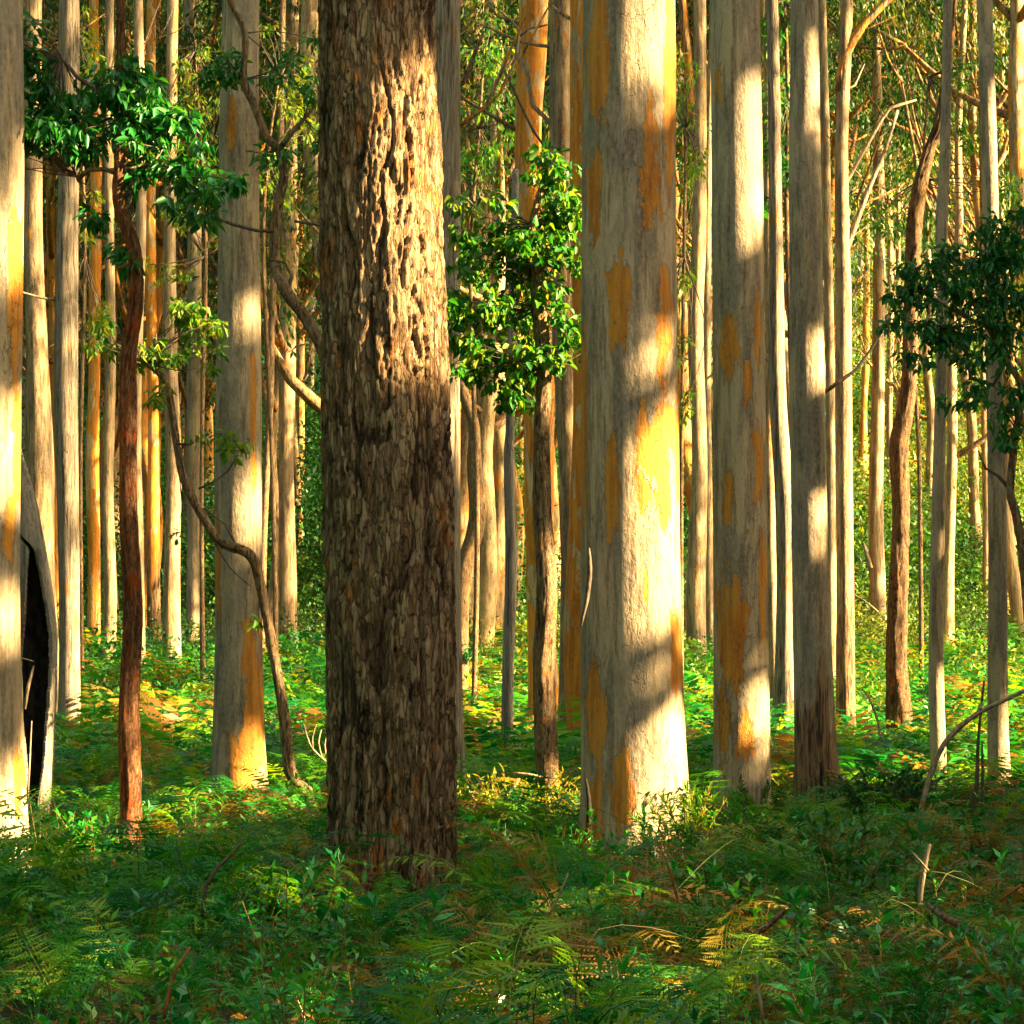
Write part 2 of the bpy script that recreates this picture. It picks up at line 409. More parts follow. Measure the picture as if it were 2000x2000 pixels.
# ------------------------------------------------------------------ trunks
def trunk_mesh(path, seg, step, seed, flare=0.0, flare_h=.8, lump=.03, bark=None, patches=None, basal=0.0, mat=None, Y=20, x0=0):
    """path rows (x,y,z,r) in local space, base first. bark: (cell width, cell height, depth)"""
    p = resample(path, step)
    n = len(p); T, U, B = frames(p[:, :3])
    s = np.concatenate([[0], np.cumsum(np.linalg.norm(np.diff(p[:, :3], axis=0), axis=1))])
    th = np.arange(seg) / seg * 2 * math.pi
    TH, S = np.meshgrid(th, s)
    r = p[:, 3][:, None] * np.ones(seg)[None]
    lobes = .5 + .5 * np.cos(TH * 5 + seed) * np.cos(TH * 2 + seed * 2)
    r = r * (1 + flare * np.exp(-S / flare_h) * (.55 + .9 * lobes))
    cx, sx = np.cos(TH), np.sin(TH)
    r = r * (1 + lump * 2 * (fbm(cx * .9 + seed * 3, sx * .9, S * .55, seed, 3) - .5))
    attrs = {}
    if bark:
        cw, chh, dep = bark
        pu = max(6, int(round(2 * math.pi * p[:, 3].mean() / cw)))
        u = TH / (2 * math.pi) * pu; v = S / chh
        wob = fbm(cx * 4, sx * 4, S * 3, seed + 3, 4) - .5
        wob2 = fbm(cx * 5 + 11, sx * 5, S * 2.2, seed + 8, 4) - .5
        F1, F2, ID, DV = cells(u + wob * 1.3, v + wob2 * .7, pu, seed)
        edge = np.clip((F2 - F1) / .22, 0, 1)
        plate = edge * (.68 + .32 * ID) + .22 * DV * edge
        pu2 = pu * 2
        G1, G2, ID2, DV2 = cells(u * 2 + wob * 2.4, v * 1.9 + wob2 * 1.5, pu2, seed + 21)
        plate = .62 * plate + .38 * (np.clip((G2 - G1) / .3, 0, 1) * (.6 + .4 * ID2) + .25 * DV2)
        # long forking furrows that run up the stem
        w3 = fbm(cx * 2.2, sx * 2.2, S * 1.3, seed + 51, 4) - .5
        fu = np.abs(vnoise(u * .5 + w3 * 3, v * .26 + wob2 * .8, None, seed + 61, max(4, int(pu * .5))) - .5)
        fu2 = np.abs(vnoise(u * 1.0 + w3 * 5 + wob, v * .4 + wob2 * 1.2, None, seed + 67, pu) - .5)
        fur = np.clip(fu / .085, 0, 1) ** .8 * (.45 + .55 * np.clip(fu2 / .07, 0, 1))
        plate = .56 * fur + .30 * plate * (.3 + .7 * fur) + .14 * fbm(cx * 9, sx * 9, S * 2.2, seed + 71, 4)
        gap = np.clip((fbm(cx * 3.0, sx * 3.0, S * 1.1, seed + 31, 4) - .56) / .07, 0, 1)
        plate = plate * (1 - .6 * gap)
        r = r + dep * (plate - .5) + dep * .5 * (fbm(cx * 15, sx * 15, S * 6, seed + 41, 4) - .5)
        attrs['groove'] = 1 - plate.ravel()
    V = (p[:, None, :3] + r[..., None] * (cx[..., None] * U[:, None] + sx[..., None] * B[:, None])).reshape(-1, 3)
    pa = np.full(TH.shape, -1.0)
    if patches:
        # pixel-shaped marks on the side that faces the viewer, kept in trunk space (angle, height)
        X = V.reshape(n, seg, 3)[..., 0] + x0; Z = V.reshape(n, seg, 3)[..., 2]
        front = (V.reshape(n, seg, 3)[..., 1] - p[:, 1][:, None]) < p[:, 3].mean() * .35
        for (ax, az, hw, hh) in patches:
            d = 1 - np.sqrt(((X - ax) / hw) ** 2 + ((Z - az) / hh) ** 2)
            pa = np.maximum(pa, np.where(front, d * 1.1, -1))
    attrs['patch'] = pa.ravel()
    bs = np.full(TH.shape, -1.5)
    if basal: bs = 1 - S / basal
    attrs['basal'] = np.clip(bs, -1.5, 1).ravel()
    i = np.arange(n - 1)[:, None] * seg; j = np.arange(seg)[None]; k = (j + 1) % seg
    Q = np.stack([i + j, i + k, i + seg + k, i + seg + j], -1).reshape(-1, 4)
    V = np.vstack([V, p[-1:, :3]])
    tri = np.stack([(n - 1) * seg + np.arange(seg), (n - 1) * seg + (np.arange(seg) + 1) % seg, np.full(seg, n * seg)], -1)
    attrs = {k2: np.append(a, a[-1]) for k2, a in attrs.items()}
    return mesh('trunk', V, [Q, tri], mat, attrs, True)

def limbs(mb, base, r0, n, length, up=.7, seed=0, m=0, sub=3):
    """a crown's limbs; returns twig ends"""
    ends = []
    az0 = random.random() * 6.28
    for k in range(n):
        az = az0 + k * 2.4 + random.uniform(-.4, .4); L = length * random.uniform(.6, 1.1)
        d = np.array([math.cos(az), math.sin(az), up * random.uniform(.6, 1.6)]); d /= np.linalg.norm(d)
        p0 = np.array(base) - np.array([0, 0, random.uniform(0, .9) * length * .9])
        mid = p0 + d * L * .5 + np.array([random.uniform(-.1, .1) * L, random.uniform(-.1, .1) * L, random.uniform(-.05, .12) * L])
        e = p0 + d * L + np.array([0, 0, .25 * L])
        mb.add(*tube([np.append(p0, r0 * .55), np.append(mid, r0 * .36), np.append(e, r0 * .14)], 6, L / 5, .1, seed + k), 0, m)
        ends.append(e)
        for q in range(sub):
            a2 = az + random.uniform(-1.2, 1.2); l2 = L * random.uniform(.35, .6)
            st = p0 + (e - p0) * random.uniform(.45, .95)
            d2 = np.array([math.cos(a2), math.sin(a2), random.uniform(.1, 1.1)]); d2 /= np.linalg.norm(d2)
            m2 = st + d2 * l2 * .5 + np.array([random.uniform(-.1, .1), random.uniform(-.1, .1), .06]) * l2
            e2 = st + d2 * l2
            mb.add(*tube([np.append(st, r0 * .22), np.append(m2, r0 * .15), np.append(e2, r0 * .05)], 5, l2 / 4, .1, seed + k + q), 0, m)
            ends.append(e2); ends.append(m2)
    return ends

# crowns shared by trees whose tops are above the picture: limbs + leaves in one mesh
CROWNS = []
for k in range(4):
    mb = MB()
    ends = limbs(mb, (0, 0, 1.0), .16, 7, 3.6, .8, k * 10, 1, 3)
    for e in ends:
        clump(mb, e, (random.uniform(.7, 1.2), random.uniform(.7, 1.2), random.uniform(.5, .85)), 75, .17, .32, .7, (.05, .75))
    CROWNS.append(mb.build('crown', [M_LEAF, M_DEAD]))

def seg_for(wpx): return int(np.clip(wpx * .9, 12, 96))

def tree(name, label, Y, pts, mat, group=None, top=None, crown=True, seg=None, step=None, flare=.22, flare_h=.7, lump=.03,
         bark=None, patches=None, basal=0.0, cat='tree', seed=None, bow=.06, cscale=1.0, flat_top=False):
    """pts: photo pixels (x, y, width), base first; the trunk carries on to height `top` above the picture"""
    seed = seed if seed is not None else int(pts[0][0]) % 97
    rs = random.Random(seed)
    w = [W(x, y, Y) for x, y, _ in pts]
    if Y > 35: w = [p_ + np.array([rs.uniform(-.22, .22) * q_ / F * Y * (k_ > 0), 0, 0]) for k_, (p_, (_, _, q_)) in enumerate(zip(w, pts))]
    rad = [q * .5 / F * Y * (rs.uniform(.9, 1.12) if Y > 35 else 1) for _, _, q in pts]
    base = w[0].copy()
    gz = float(ground(base[0], Y)) - .12
    rows = []
    if base[2] > gz + .05: rows.append([base[0], Y, gz, rad[0]])
    for k, (p, r) in enumerate(zip(w, rad)):
        rows.append([p[0], Y + (rs.uniform(-bow, bow) if 0 < k else 0), max(p[2], gz) if k == 0 else p[2], r])
    if rows[0][2] < gz: rows[0][2] = gz
    lz = rows[-1][2]
    if top and top > lz + .5:
        d = np.array(rows[-1]) - np.array(rows[-2]); d = d / max(d[2], .2)
        d[:2] = np.clip(d[:2], -.12, .12)
        nst = max(2, int((top - lz) / 3))
        for q in range(1, nst + 1):
            h = (top - lz) * q / nst
            rows.append([rows[-1][0] + d[0] * (top - lz) / nst * .8 + rs.uniform(-.08, .08), rows[-1][1] + rs.uniform(-.08, .08), lz + h, rad[-1] * (1 - .5 * q / nst)])
    rows = np.array(rows)
    org = rows[0, :3].copy(); org[2] = gz
    root = empty(name, org, label, cat, group)
    wp = max(q for _, _, q in pts)
    loc = rows.copy(); loc[:, :3] -= org
    seg = seg or seg_for(wp); step = step or max(.05, 2 * math.pi * max(rad) / seg * 1.6)
    pt = None
    if patches:
        k = Y / F
        pt = [((x - 1000) * k - org[0], CZ - (y - HY) * k - org[2], hw * k, hh * k) for (x, y, hw, hh) in patches]
    link('trunk', trunk_mesh(loc, seg, step, seed, flare, flare_h, lump, bark, pt, basal, mat, Y), root)
    if crown:
        c = link('crown', CROWNS[seed % 4], root, loc[-1, :3]); c.scale = (cscale,) * 3; c.rotation_euler = (0, 0, rs.uniform(0, 6.28))
    return root, org

def branch(root, org, Y, pts, mat, name='branch', seg=7, rough=.15, seed=1, dy=0.0):
    """a limb from photo pixels; Y may differ along the limb by dy per point"""
    rows = [np.append(W(x, y, Y + dy * k) - org, q * .5 / F * Y) for k, (x, y, q) in enumerate(pts)]
    V, P = tube(rows, seg, max(.05, .3 * Y / 40), rough, seed)
    mb = MB(); mb.add(V, P, .5)
    return link(name, mb.build(name, [mat], True), root)

def sprays(root, org, Y, cl, mat, L=.11, wl=.5, tint=(.05, .6), droop=.55, name='foliage', twig_from=None, fine=True, depth=1.0, m2=None):
    """leaf sprays: cl rows (x, y, rx_px, ry_px, n); twigs run to each spray from twig_from (pixel points)"""
    mb = MB()
    k = Y / F
    for (x, y, rx, ry, n) in cl:
        yo = RG.uniform(-.5, .5) * depth * rx * k
        c = W(x, y, Y); c[1] += yo
        c = c - org
        sub = max(2, int(n / 22))
        for q in range(sub):
            off = RG.normal(size=3) * np.array([rx * k, rx * k * depth, ry * k]) * .58
            cc = c + off
            clump(mb, cc, (rx * k * .36 + .05, rx * k * .36 * depth + .05, ry * k * .34 + .04), int(n / sub), L, wl, droop, tint, fine, 0, .15)
            if twig_from is not None:
                d = [(abs(a - x) + abs(b_ - y), a, b_) for a, b_ in twig_from]; _, a, b_ = min(d)
                s = W(a, b_, Y) - org
                mid = (s + cc) / 2 + RG.normal(size=3) * np.linalg.norm(cc - s) * .10
                rr = .0045 * Y / 25
                V, P = tube([np.append(s, rr * 1.8), np.append(mid, rr * 1.2), np.append(cc, rr * .6)], 4, .25, .0, 3)
                mb.add(V, P, .9, 1)
    return link(name, mb.build(name, [mat, m2 or M_TWIG]), root)

# ---- the two big trees of the foreground
A_root, A_org = tree('stringybark_tree', 'massive dark brown tree with thick flaky bark, nearest and left of centre', 16.8,
     [(763, 1765, 244), (764, 1600, 238), (763, 1300, 240), (757, 950, 240), (750, 600, 232), (742, 300, 224), (738, 0, 221), (736, -120, 219)], M_MARRI,
     top=17, seg=230, step=.0135, flare=.03, flare_h=.5, lump=.035, bark=(.040, .26, .070), seed=5, bow=.02)
Bp = [(1168, 130, 20, 160), (1158, 380, 11, 120), (1265, 340, 19, 125), (1307, 180, 14, 190), (1202, 610, 20, 90), (1292, 655, 15, 110), (1272, 880, 32, 88),
      (1192, 950, 13, 98), (1162, 1390, 16, 80), (1210, 1530, 20, 85), (1160, 1600, 16, 80), (1318, 1270, 13, 95), (1140, 800, 5, 220), (1172, 60, 14, 60), (1258, 1150, 6, 60), (1290, 980, 14, 60), (1250, 960, 10, 40), (1322, 900, 8, 120)]
tree('karri_tree', 'huge pale karri with smooth bark and orange peeled patches, widest of the pale trunks', 21.5,
     [(1240, 1672, 214), (1240, 1560, 206), (1236, 1400, 200), (1231, 1100, 194), (1229, 800, 191), (1228, 400, 184), (1228, 0, 180), (1227, -100, 178)], M_KARRI,
     top=22, seg=120, step=.035, flare=.16, flare_h=.6, lump=.022, patches=Bp, seed=12, bow=.02)
Cp = [(1420, 690, 22, 55), (1420, 975, 11, 60), (1402, 165, 8, 40), (1424, 1220, 26, 90), (1449, 1430, 19, 45), (1408, 1405, 10, 80), (1476, 640, 9, 65), (1478, 910, 11, 85), (1486, 1140, 9, 110), (1454, 745, 8, 40), (1432, 1300, 14, 70)]
tree('karri_tree', 'second widest pale karri, orange blotched, between the huge karri and the black-footed one', 27,
     [(1449, 1562, 112), (1449, 1480, 110), (1447, 1200, 107), (1444, 800, 103), (1440, 400, 100), (1436, 0, 97)], M_KARRI, top=24, seg=88, step=.06,
     flare=.10, flare_h=.5, lump=.02, patches=Cp, seed=23, bow=.02)
tree('karri_tree', 'grey karri with stringy blackened foot and a dark side branch, right of the second karri', 29.5,
     [(1597, 1545, 88), (1592, 1440, 80), (1582, 1100, 71), (1576, 700, 67), (1572, 300, 62), (1570, 0, 54)], M_KARRI, top=22, seg=72, step=.07,
     flare=.18, flare_h=.6, lump=.03, basal=1.9, seed=31, bow=.03)
D_root = bpy.data.objects['karri_tree.002']
branch(D_root, np.array(D_root.location), 29.5, [(1606, 768, 9), (1640, 745, 8), (1672, 722, 7), (1690, 698, 6), (1722, 648, 5), (1740, 600, 3)], M_TWIG)
tree('karri_tree', 'broad pale karri with orange sunlit foot, left behind the dark flaky trunk', 30,
     [(468, 1560, 110), (467, 1470, 102), (466, 1250, 92), (466, 900, 91), (467, 600, 84), (467, 250, 77), (470, 0, 72)], M_KARRI, top=22, seg=80, step=.06,
     flare=.16, flare_h=.6, lump=.03, seed=43, bow=.03, patches=[(500, 1390, 22, 190), (430, 1130, 7, 140), (455, 260, 12, 60), (498, 820, 6, 120), (480, 1500, 30, 70)])
tree('karri_tree', 'pale karri cut by the left picture edge with glowing foot', 20.6,
     [(-2, 1680, 118), (-6, 1500, 104), (-10, 1200, 100), (-10, 900, 96), (-8, 500, 108), (-10, 0, 104)], M_KARRI, top=22, seg=80, step=.05,
     flare=.12, flare_h=.5, lump=.05, seed=52, bow=.03, patches=[(35, 560, 10, 160), (38, 880, 8, 90), (25, 1050, 8, 60), (40, 1520, 10, 60)])

# ---- slender trees near the front
g_pts = [(254, 1655, 42), (256, 1560, 41), (252, 1400, 41), (258, 1200, 37), (251, 1000, 34), (251, 800, 31), (250, 690, 29), (266, 590, 27), (264, 500, 26), (247, 440, 24), (232, 385, 22), (236, 300, 17), (238, 150, 16), (233, 0, 15)]
G_root, G_org = tree('sapling_tree', 'slender red-brown crooked tree with dark leafy crown at the left', 21, g_pts, M_RED, top=10, seg=34, step=.045, flare=.12,
     lump=.07, bark=(.035, .12, .016), seed=61, crown=False)
branch(G_root, G_org, 21, [(236, 388, 14), (262, 372, 12), (240, 345, 10), (205, 330, 9), (172, 332, 8), (150, 352, 11), (165, 335, 5)], M_TWIG)
branch(G_root, G_org, 21, [(215, 332, 8), (262, 328, 7), (300, 318, 5), (318, 290, 4), (320, 280, 2)], M_DEAD)
branch(G_root, G_org, 21, [(262, 372, 8), (225, 340, 8), (250, 320, 4), (330, 330, 4), (335, 360, 2)], M_DEAD)
branch(G_root, G_org, 21, [(236, 240, 9), (185, 172, 9), (150, 150, 8), (120, 112, 7), (60, 95, 5), (20, 60, 4)], M_TWIG)
sprays(G_root, G_org, 21, [(255, 165, 55, 38, 260), (300, 205, 45, 40, 220), (240, 200, 60, 40, 240), (110, 225, 38, 26, 200), (60, 262, 45, 26, 220), (130, 260, 42, 30, 200),
     (20, 300, 26, 22, 100), (215, 270, 60, 32, 170), (300, 270, 44, 30, 170), (345, 235, 26, 18, 90), (40, 160, 34, 40, 130), (20, 90, 30, 40, 110), (290, 335, 50, 28, 90), (350, 330, 40, 34, 110), (400, 360, 44, 26, 80), (440, 345, 36, 20, 90), (340, 410, 60, 24, 110), (200, 430, 40, 22, 60), (240, 500, 36, 30, 70), (10, 150, 30, 40, 110), (60, 130, 36, 30, 90), (30, 250, 40, 30, 120), (10, 30, 26, 30, 70), (95, 190, 30, 30, 80)],
     M_LEAFD, L=.125, wl=.42, tint=(0, .75), twig_from=[(236, 240), (185, 172), (120, 112), (262, 328), (320, 290), (335, 345), (150, 345)])

AB_pts = [(1069, 1545, 46), (1066, 1450, 45), (1062, 1300, 43), (1068, 1150, 39), (1060, 1000, 36), (1058, 850, 31), (1062, 720, 29), (1052, 600, 28), (1048, 520, 22), (1040, 440, 14), (1060, 360, 9), (1075, 300, 5)]
AB_root, AB_org = tree('sapling_tree', 'young rough-barked tree with bushy bright green crown, between the two biggest trunks', 25.8, AB_pts, M_BROWN, seg=36, step=.05, flare=.12, lump=.06,
     bark=(.04, .11, .016), seed=71, crown=False)
sprays(AB_root, AB_org, 25.8, [(1070, 330, 42, 34, 150), (1090, 400, 48, 40, 210), (1040, 440, 60, 36, 230), (1000, 480, 62, 40, 260), (950, 430, 52, 36, 150), (1090, 500, 44, 50, 190), (940, 520, 50, 44, 190), (1010, 560, 60, 44, 250),
     (905, 600, 36, 42, 170), (970, 630, 60, 44, 270), (1100, 600, 34, 50, 150), (920, 680, 40, 36, 150), (980, 720, 56, 40, 240), (1060, 700, 60, 34, 170), (1110, 680, 28, 26, 80), (905, 735, 30, 20, 80), (990, 780, 40, 26, 150), (1100, 420, 30, 40, 110), (900, 470, 30, 22, 60)],
     M_LEAF, L=.11, wl=.62, tint=(.12, .84), twig_from=[(1048, 520), (1040, 440), (1060, 360), (1052, 600), (1062, 720)])

U_pts = [(612, 1592, 24), (590, 1545, 23), (566, 1503, 23), (558, 1427, 22), (545, 1338, 20), (507, 1139, 19), (487, 1083, 20), (430, 1058, 18), (391, 1001, 17), (359, 936, 16), (344, 867, 14), (330, 762, 13), (311, 730, 11), (279, 708, 8)]
U_root, U_org = tree('sapling_tree', 'thin dark sapling bending far left across the broad pale karri', 25, U_pts, M_BROWN, seg=20, step=.05, flare=.1, lump=.08, bark=(.03, .09, .010), seed=81, crown=False)
branch(U_root, U_org, 25, [(388, 955, 5), (420, 940, 4), (445, 920, 4), (470, 880, 2)], M_TWIG)
branch(U_root, U_org, 25, [(465, 1075, 5), (440, 1025, 4), (398, 992, 3)], M_TWIG)
branch(U_root, U_org, 25, [(420, 1062, 4), (450, 1110, 3), (490, 1145, 2)], M_TWIG)
branch(U_root, U_org, 25, [(578, 1520, 9), (605, 1540, 9), (618, 1590, 10)], M_BROWN)
sprays(U_root, U_org, 25, [(450, 850, 26, 22, 36), (465, 865, 22, 20, 34), (440, 880, 22, 18, 24), (385, 860, 18, 12, 18), (300, 690, 30, 30, 70), (330, 690, 30, 30, 80), (370, 660, 34, 40, 90), (385, 615, 34, 30, 90), (350, 600, 34, 24, 80),
     (290, 760, 30, 24, 60), (430, 640, 24, 18, 40), (420, 700, 26, 30, 40), (200, 640, 30, 40, 90), (220, 700, 26, 26, 50), (505, 1210, 10, 14, 14), (345, 1040, 22, 16, 14)],
     M_LEAFY, L=.10, wl=.42, tint=(.0, .8), twig_from=[(279, 708), (330, 762), (470, 880), (344, 867), (507, 1139)])

V_pts = [(700, 1590, 34), (668, 900, 30), (640, 712, 26), (598, 623, 24), (560, 571, 24), (537, 514, 21), (536, 464, 20), (543, 399, 19), (554, 345, 18), (545, 293, 17), (522, 270, 16), (497, 207, 15), (476, 156, 14), (478, 65, 12), (449, 0, 10)]
V_root, V_org = tree('crooked_tree', 'crooked dark tree leaning out leftwards from behind the massive flaky trunk', 29, V_pts, M_BROWN, seg=24, step=.06, flare=.1, lump=.07, bark=(.035, .1, .012), seed=91, crown=False, top=11)
branch(V_root, V_org, 29, [(545, 293, 12), (565, 265, 11), (594, 232, 8), (625, 195, 5)], M_BROWN)
branch(V_root, V_org, 29, [(536, 452, 8), (500, 450, 7), (455, 438, 7), (420, 425, 6), (395, 405, 3)], M_TWIG)
branch(V_root, V_org, 29, [(560, 571, 9), (570, 540, 7), (556, 512, 6), (525, 508, 4)], M_TWIG)
branch(V_root, V_org, 29, [(636, 560, 10), (622, 500, 8), (626, 440, 6), (575, 432, 5)], M_TWIG)
sprays(V_root, V_org, 29, [(560, 130, 50, 40, 80), (600, 90, 40, 40, 60), (460, 110, 40, 30, 90), (520, 150, 50, 30, 60), (590, 180, 40, 30, 60), (610, 280, 34, 40, 60), (440, 140, 40, 20, 70), (480, 300, 40, 22, 50), (400, 170, 40, 30, 60), (575, 310, 40, 24, 40)],
     M_LEAFD, L=.11, wl=.4, tint=(.1, .9), twig_from=[(497, 207), (476, 156), (594, 232), (478, 65), (545, 293)])

tree('gum_tree', 'slim bare pale gum with knuckle-like kink, right side beside the leaning dead branch', 31,
     [(1832, 1540, 33), (1831, 1480, 31), (1829, 1300, 30), (1833, 1000, 26), (1838, 800, 23), (1840, 560, 22), (1838, 450, 24), (1846, 300, 21), (1852, 0, 18)], M_KARRI, top=17, seg=32, step=.08, flare=.08, lump=.05, seed=14)
tree('gum_tree', 'straight grey gum near the right edge, rising behind the dark leafy shrub tree', 30,
     [(1953, 1545, 44), (1951, 1400, 40), (1946, 1000, 36), (1940, 600, 33), (1928, 200, 31), (1925, 0, 30)], M_KARRI, top=20, seg=40, step=.08, flare=.14, lump=.03, basal=.0, seed=15)
# dark leafy shrub tree at the right edge
AO_root, AO_org = tree('shrub_tree', 'dark leafy shrub tree with crooked stem leaning in from the right edge', 27,
     [(2035, 1620, 22), (2020, 1400, 20), (2002, 1120, 18), (1985, 1010, 17), (1972, 955, 16), (1985, 840, 15), (1996, 760, 14), (1962, 700, 13), (1930, 640, 10), (1900, 590, 7)], M_BROWN, seg=18, step=.06, lump=.08, seed=18, crown=False)
branch(AO_root, AO_org, 27, [(1972, 955, 9), (1950, 930, 7), (1925, 915, 5), (1910, 880, 3)], M_TWIG)
branch(AO_root, AO_org, 27, [(1962, 700, 9), (1940, 752, 8), (1895, 738, 7), (1888, 690, 6), (1850, 640, 4)], M_TWIG)
branch(AO_root, AO_org, 27, [(1962, 700, 8), (1960, 600, 7), (1930, 520, 6), (1900, 470, 3)], M_TWIG)
branch(AO_root, AO_org, 27, [(1930, 640, 7), (1850, 600, 6), (1800, 570, 4), (1760, 560, 2)], M_TWIG)
sprays(AO_root, AO_org, 27, [(1960, 440, 50, 34, 220), (1900, 490, 52, 36, 220), (1980, 500, 46, 40, 230), (1850, 500, 40, 24, 120), (1930, 560, 60, 40, 280), (1860, 570, 52, 36, 220), (1800, 530, 40, 26, 130), (1780, 590, 44, 30, 150), (1990, 590, 40, 44, 220),
     (1900, 640, 60, 36, 260), (1830, 650, 46, 30, 150), (1770, 650, 40, 26, 90), (1960, 680, 46, 40, 200), (1860, 700, 52, 22, 130), (1910, 770, 50, 30, 130), (1980, 790, 40, 34, 130), (1930, 830, 40, 26, 70), (1745, 575, 26, 24, 60), (1990, 420, 30, 30, 120), (1780, 700, 30, 14, 40), (1960, 870, 30, 20, 40)],
     M_LEAFD, L=.115, wl=.42, tint=(0, .7), twig_from=[(1895, 738), (1850, 640), (1930, 520), (1800, 570), (1900, 590), (1985, 840), (1962, 700)])

# ---- the burnt hollow tree: a broken shell of wood round a charred cavity
def hollow_tree():
    Y = 25.5; k = Y / F
    #     y,   left outer, right outer, cavity left, cavity right
    prof = [(1640, 38, 92, 66, 70), (1560, 40, 100, 62, 78), (1500, 38, 104, 56, 88), (1400, 34, 108, 46, 97), (1300, 30, 112, 44, 104), (1240, 28, 112, 50, 104), (1180, 28, 106, 56, 96), (1120, 28, 98, 61, 84), (1075, 27, 90, 66, 72),
            (1000, 26, 77, 0, 0), (930, 24, 58, 0, 0), (880, 22, 42, 0, 0), (850, 22, 32, 0, 0)]
    org = W(65, 1640, Y); org[2] = float(ground(org[0], Y)) - .1
    seg = 150
    ys = np.array([q[0] for q in prof][::-1], float)
    cols = [np.array([q[j] for q in prof][::-1], float) for j in range(1, 5)]
    yy = np.arange(1660, 848, -3.0)
    Lf, Rt, cl, crr = [np.interp(yy, ys, c) for c in cols]
    mb = MB(); rings = []; inner = []; mask = []
    for q, y in enumerate(yy):
        cxp = (Lf[q] + Rt[q]) / 2; rx = (Rt[q] - Lf[q]) / 2; ry = max(8, rx * 1.05)
        th = np.arange(seg + 1) / seg * 2 * math.pi - math.pi / 2     # starts at the side facing the viewer
        rr = 1 + .10 * (fbm(np.cos(th) * 2, np.sin(th) * 2, np.full(th.shape, y * .01), 8, 4) - .5) * 2
        c = W(cxp, y, Y) - org
        o = np.stack([c[0] + np.cos(th) * rx * k * rr, c[1] + np.sin(th) * ry * k * rr, np.full(th.shape, c[2])], -1)
        xp = cxp + np.cos(th) * rx
        hw = 9.0 * (fbm(np.array(y * .06), np.array(.5), seed=4) - .3) + 3 * vnoise(np.array(y * .5), np.array(.5), seed=6)
        open_ = (np.sin(th) < -.05) & (xp > cl[q] - hw * .3) & (xp < crr[q] + hw * .5) & (crr[q] - cl[q] > 3)
        wall = np.minimum(.35 * rx, 9) * k
        ii = np.stack([c[0] + np.cos(th) * np.maximum(rx * k * rr - wall, .01), c[1] + np.sin(th) * np.maximum(ry * k * rr - wall, .01), np.full(th.shape, c[2])], -1)
        rings.append(o); inner.append(ii); mask.append(open_)
    O = np.array(rings); I = np.array(inner); Mk = np.array(mask)
    n = len(yy); s1 = seg + 1
    idx = np.arange(n * s1).reshape(n, s1)
    a, b_, c_, d_ = idx[:-1, :-1], idx[:-1, 1:], idx[1:, 1:], idx[1:, :-1]
    closed = ~((Mk[:-1, :-1].astype(int) + Mk[:-1, 1:] + Mk[1:, 1:] + Mk[1:, :-1]) >= 2)
    Qo = np.stack([a, b_, c_, d_], -1)[closed]
    Vo = O.reshape(-1, 3); Vi = I.reshape(-1, 3); N = len(Vo)
    # rim of the opening: join outer and inner shell
    rim = []
    for i in range(n - 1):
        for j in range(seg):
            if not closed[i, j]: continue
            for (di, dj, e0, e1) in ((0, -1, (i, j), (i + 1, j)), (0, 1, (i, j + 1), (i + 1, j + 1)), (-1, 0, (i, j), (i, j + 1)), (1, 0, (i + 1, j), (i + 1, j + 1))):
                i2, j2 = i + di, (j + dj) % seg
                if i2 < 0 or i2 >= n - 1 or closed[i2, j2]: continue
                rim.append([idx[e0], idx[e1], N + idx[e1], N + idx[e0]])
    root = empty('hollow_tree', org, 'burnt out hollow grey trunk with a tall black opening, behind the left edge karri', 'tree')
    me = mesh('trunk', np.vstack([Vo, Vi]), [np.concatenate([Qo, np.array(rim, int)])], M_SPLIT, None, False)
    link('trunk', me, root)
    link('charred_cavity', mesh('charred_cavity', Vi, [Qo[:, ::-1]], M_CHAR, None, False), root)
    branch(root, org, Y - .3, [(48, 1385, 6), (55, 1340, 7), (66, 1300, 3)], M_DEAD, 'splinter')
    branch(root, org, Y - .3, [(42, 1285, 4), (66, 1292, 2)], M_DEAD, 'splinter')
    branch(root, org, Y - .35, [(54, 1560, 4), (58, 1480, 4), (62, 1408, 2)], M_DEAD, 'splinter')
hollow_tree()

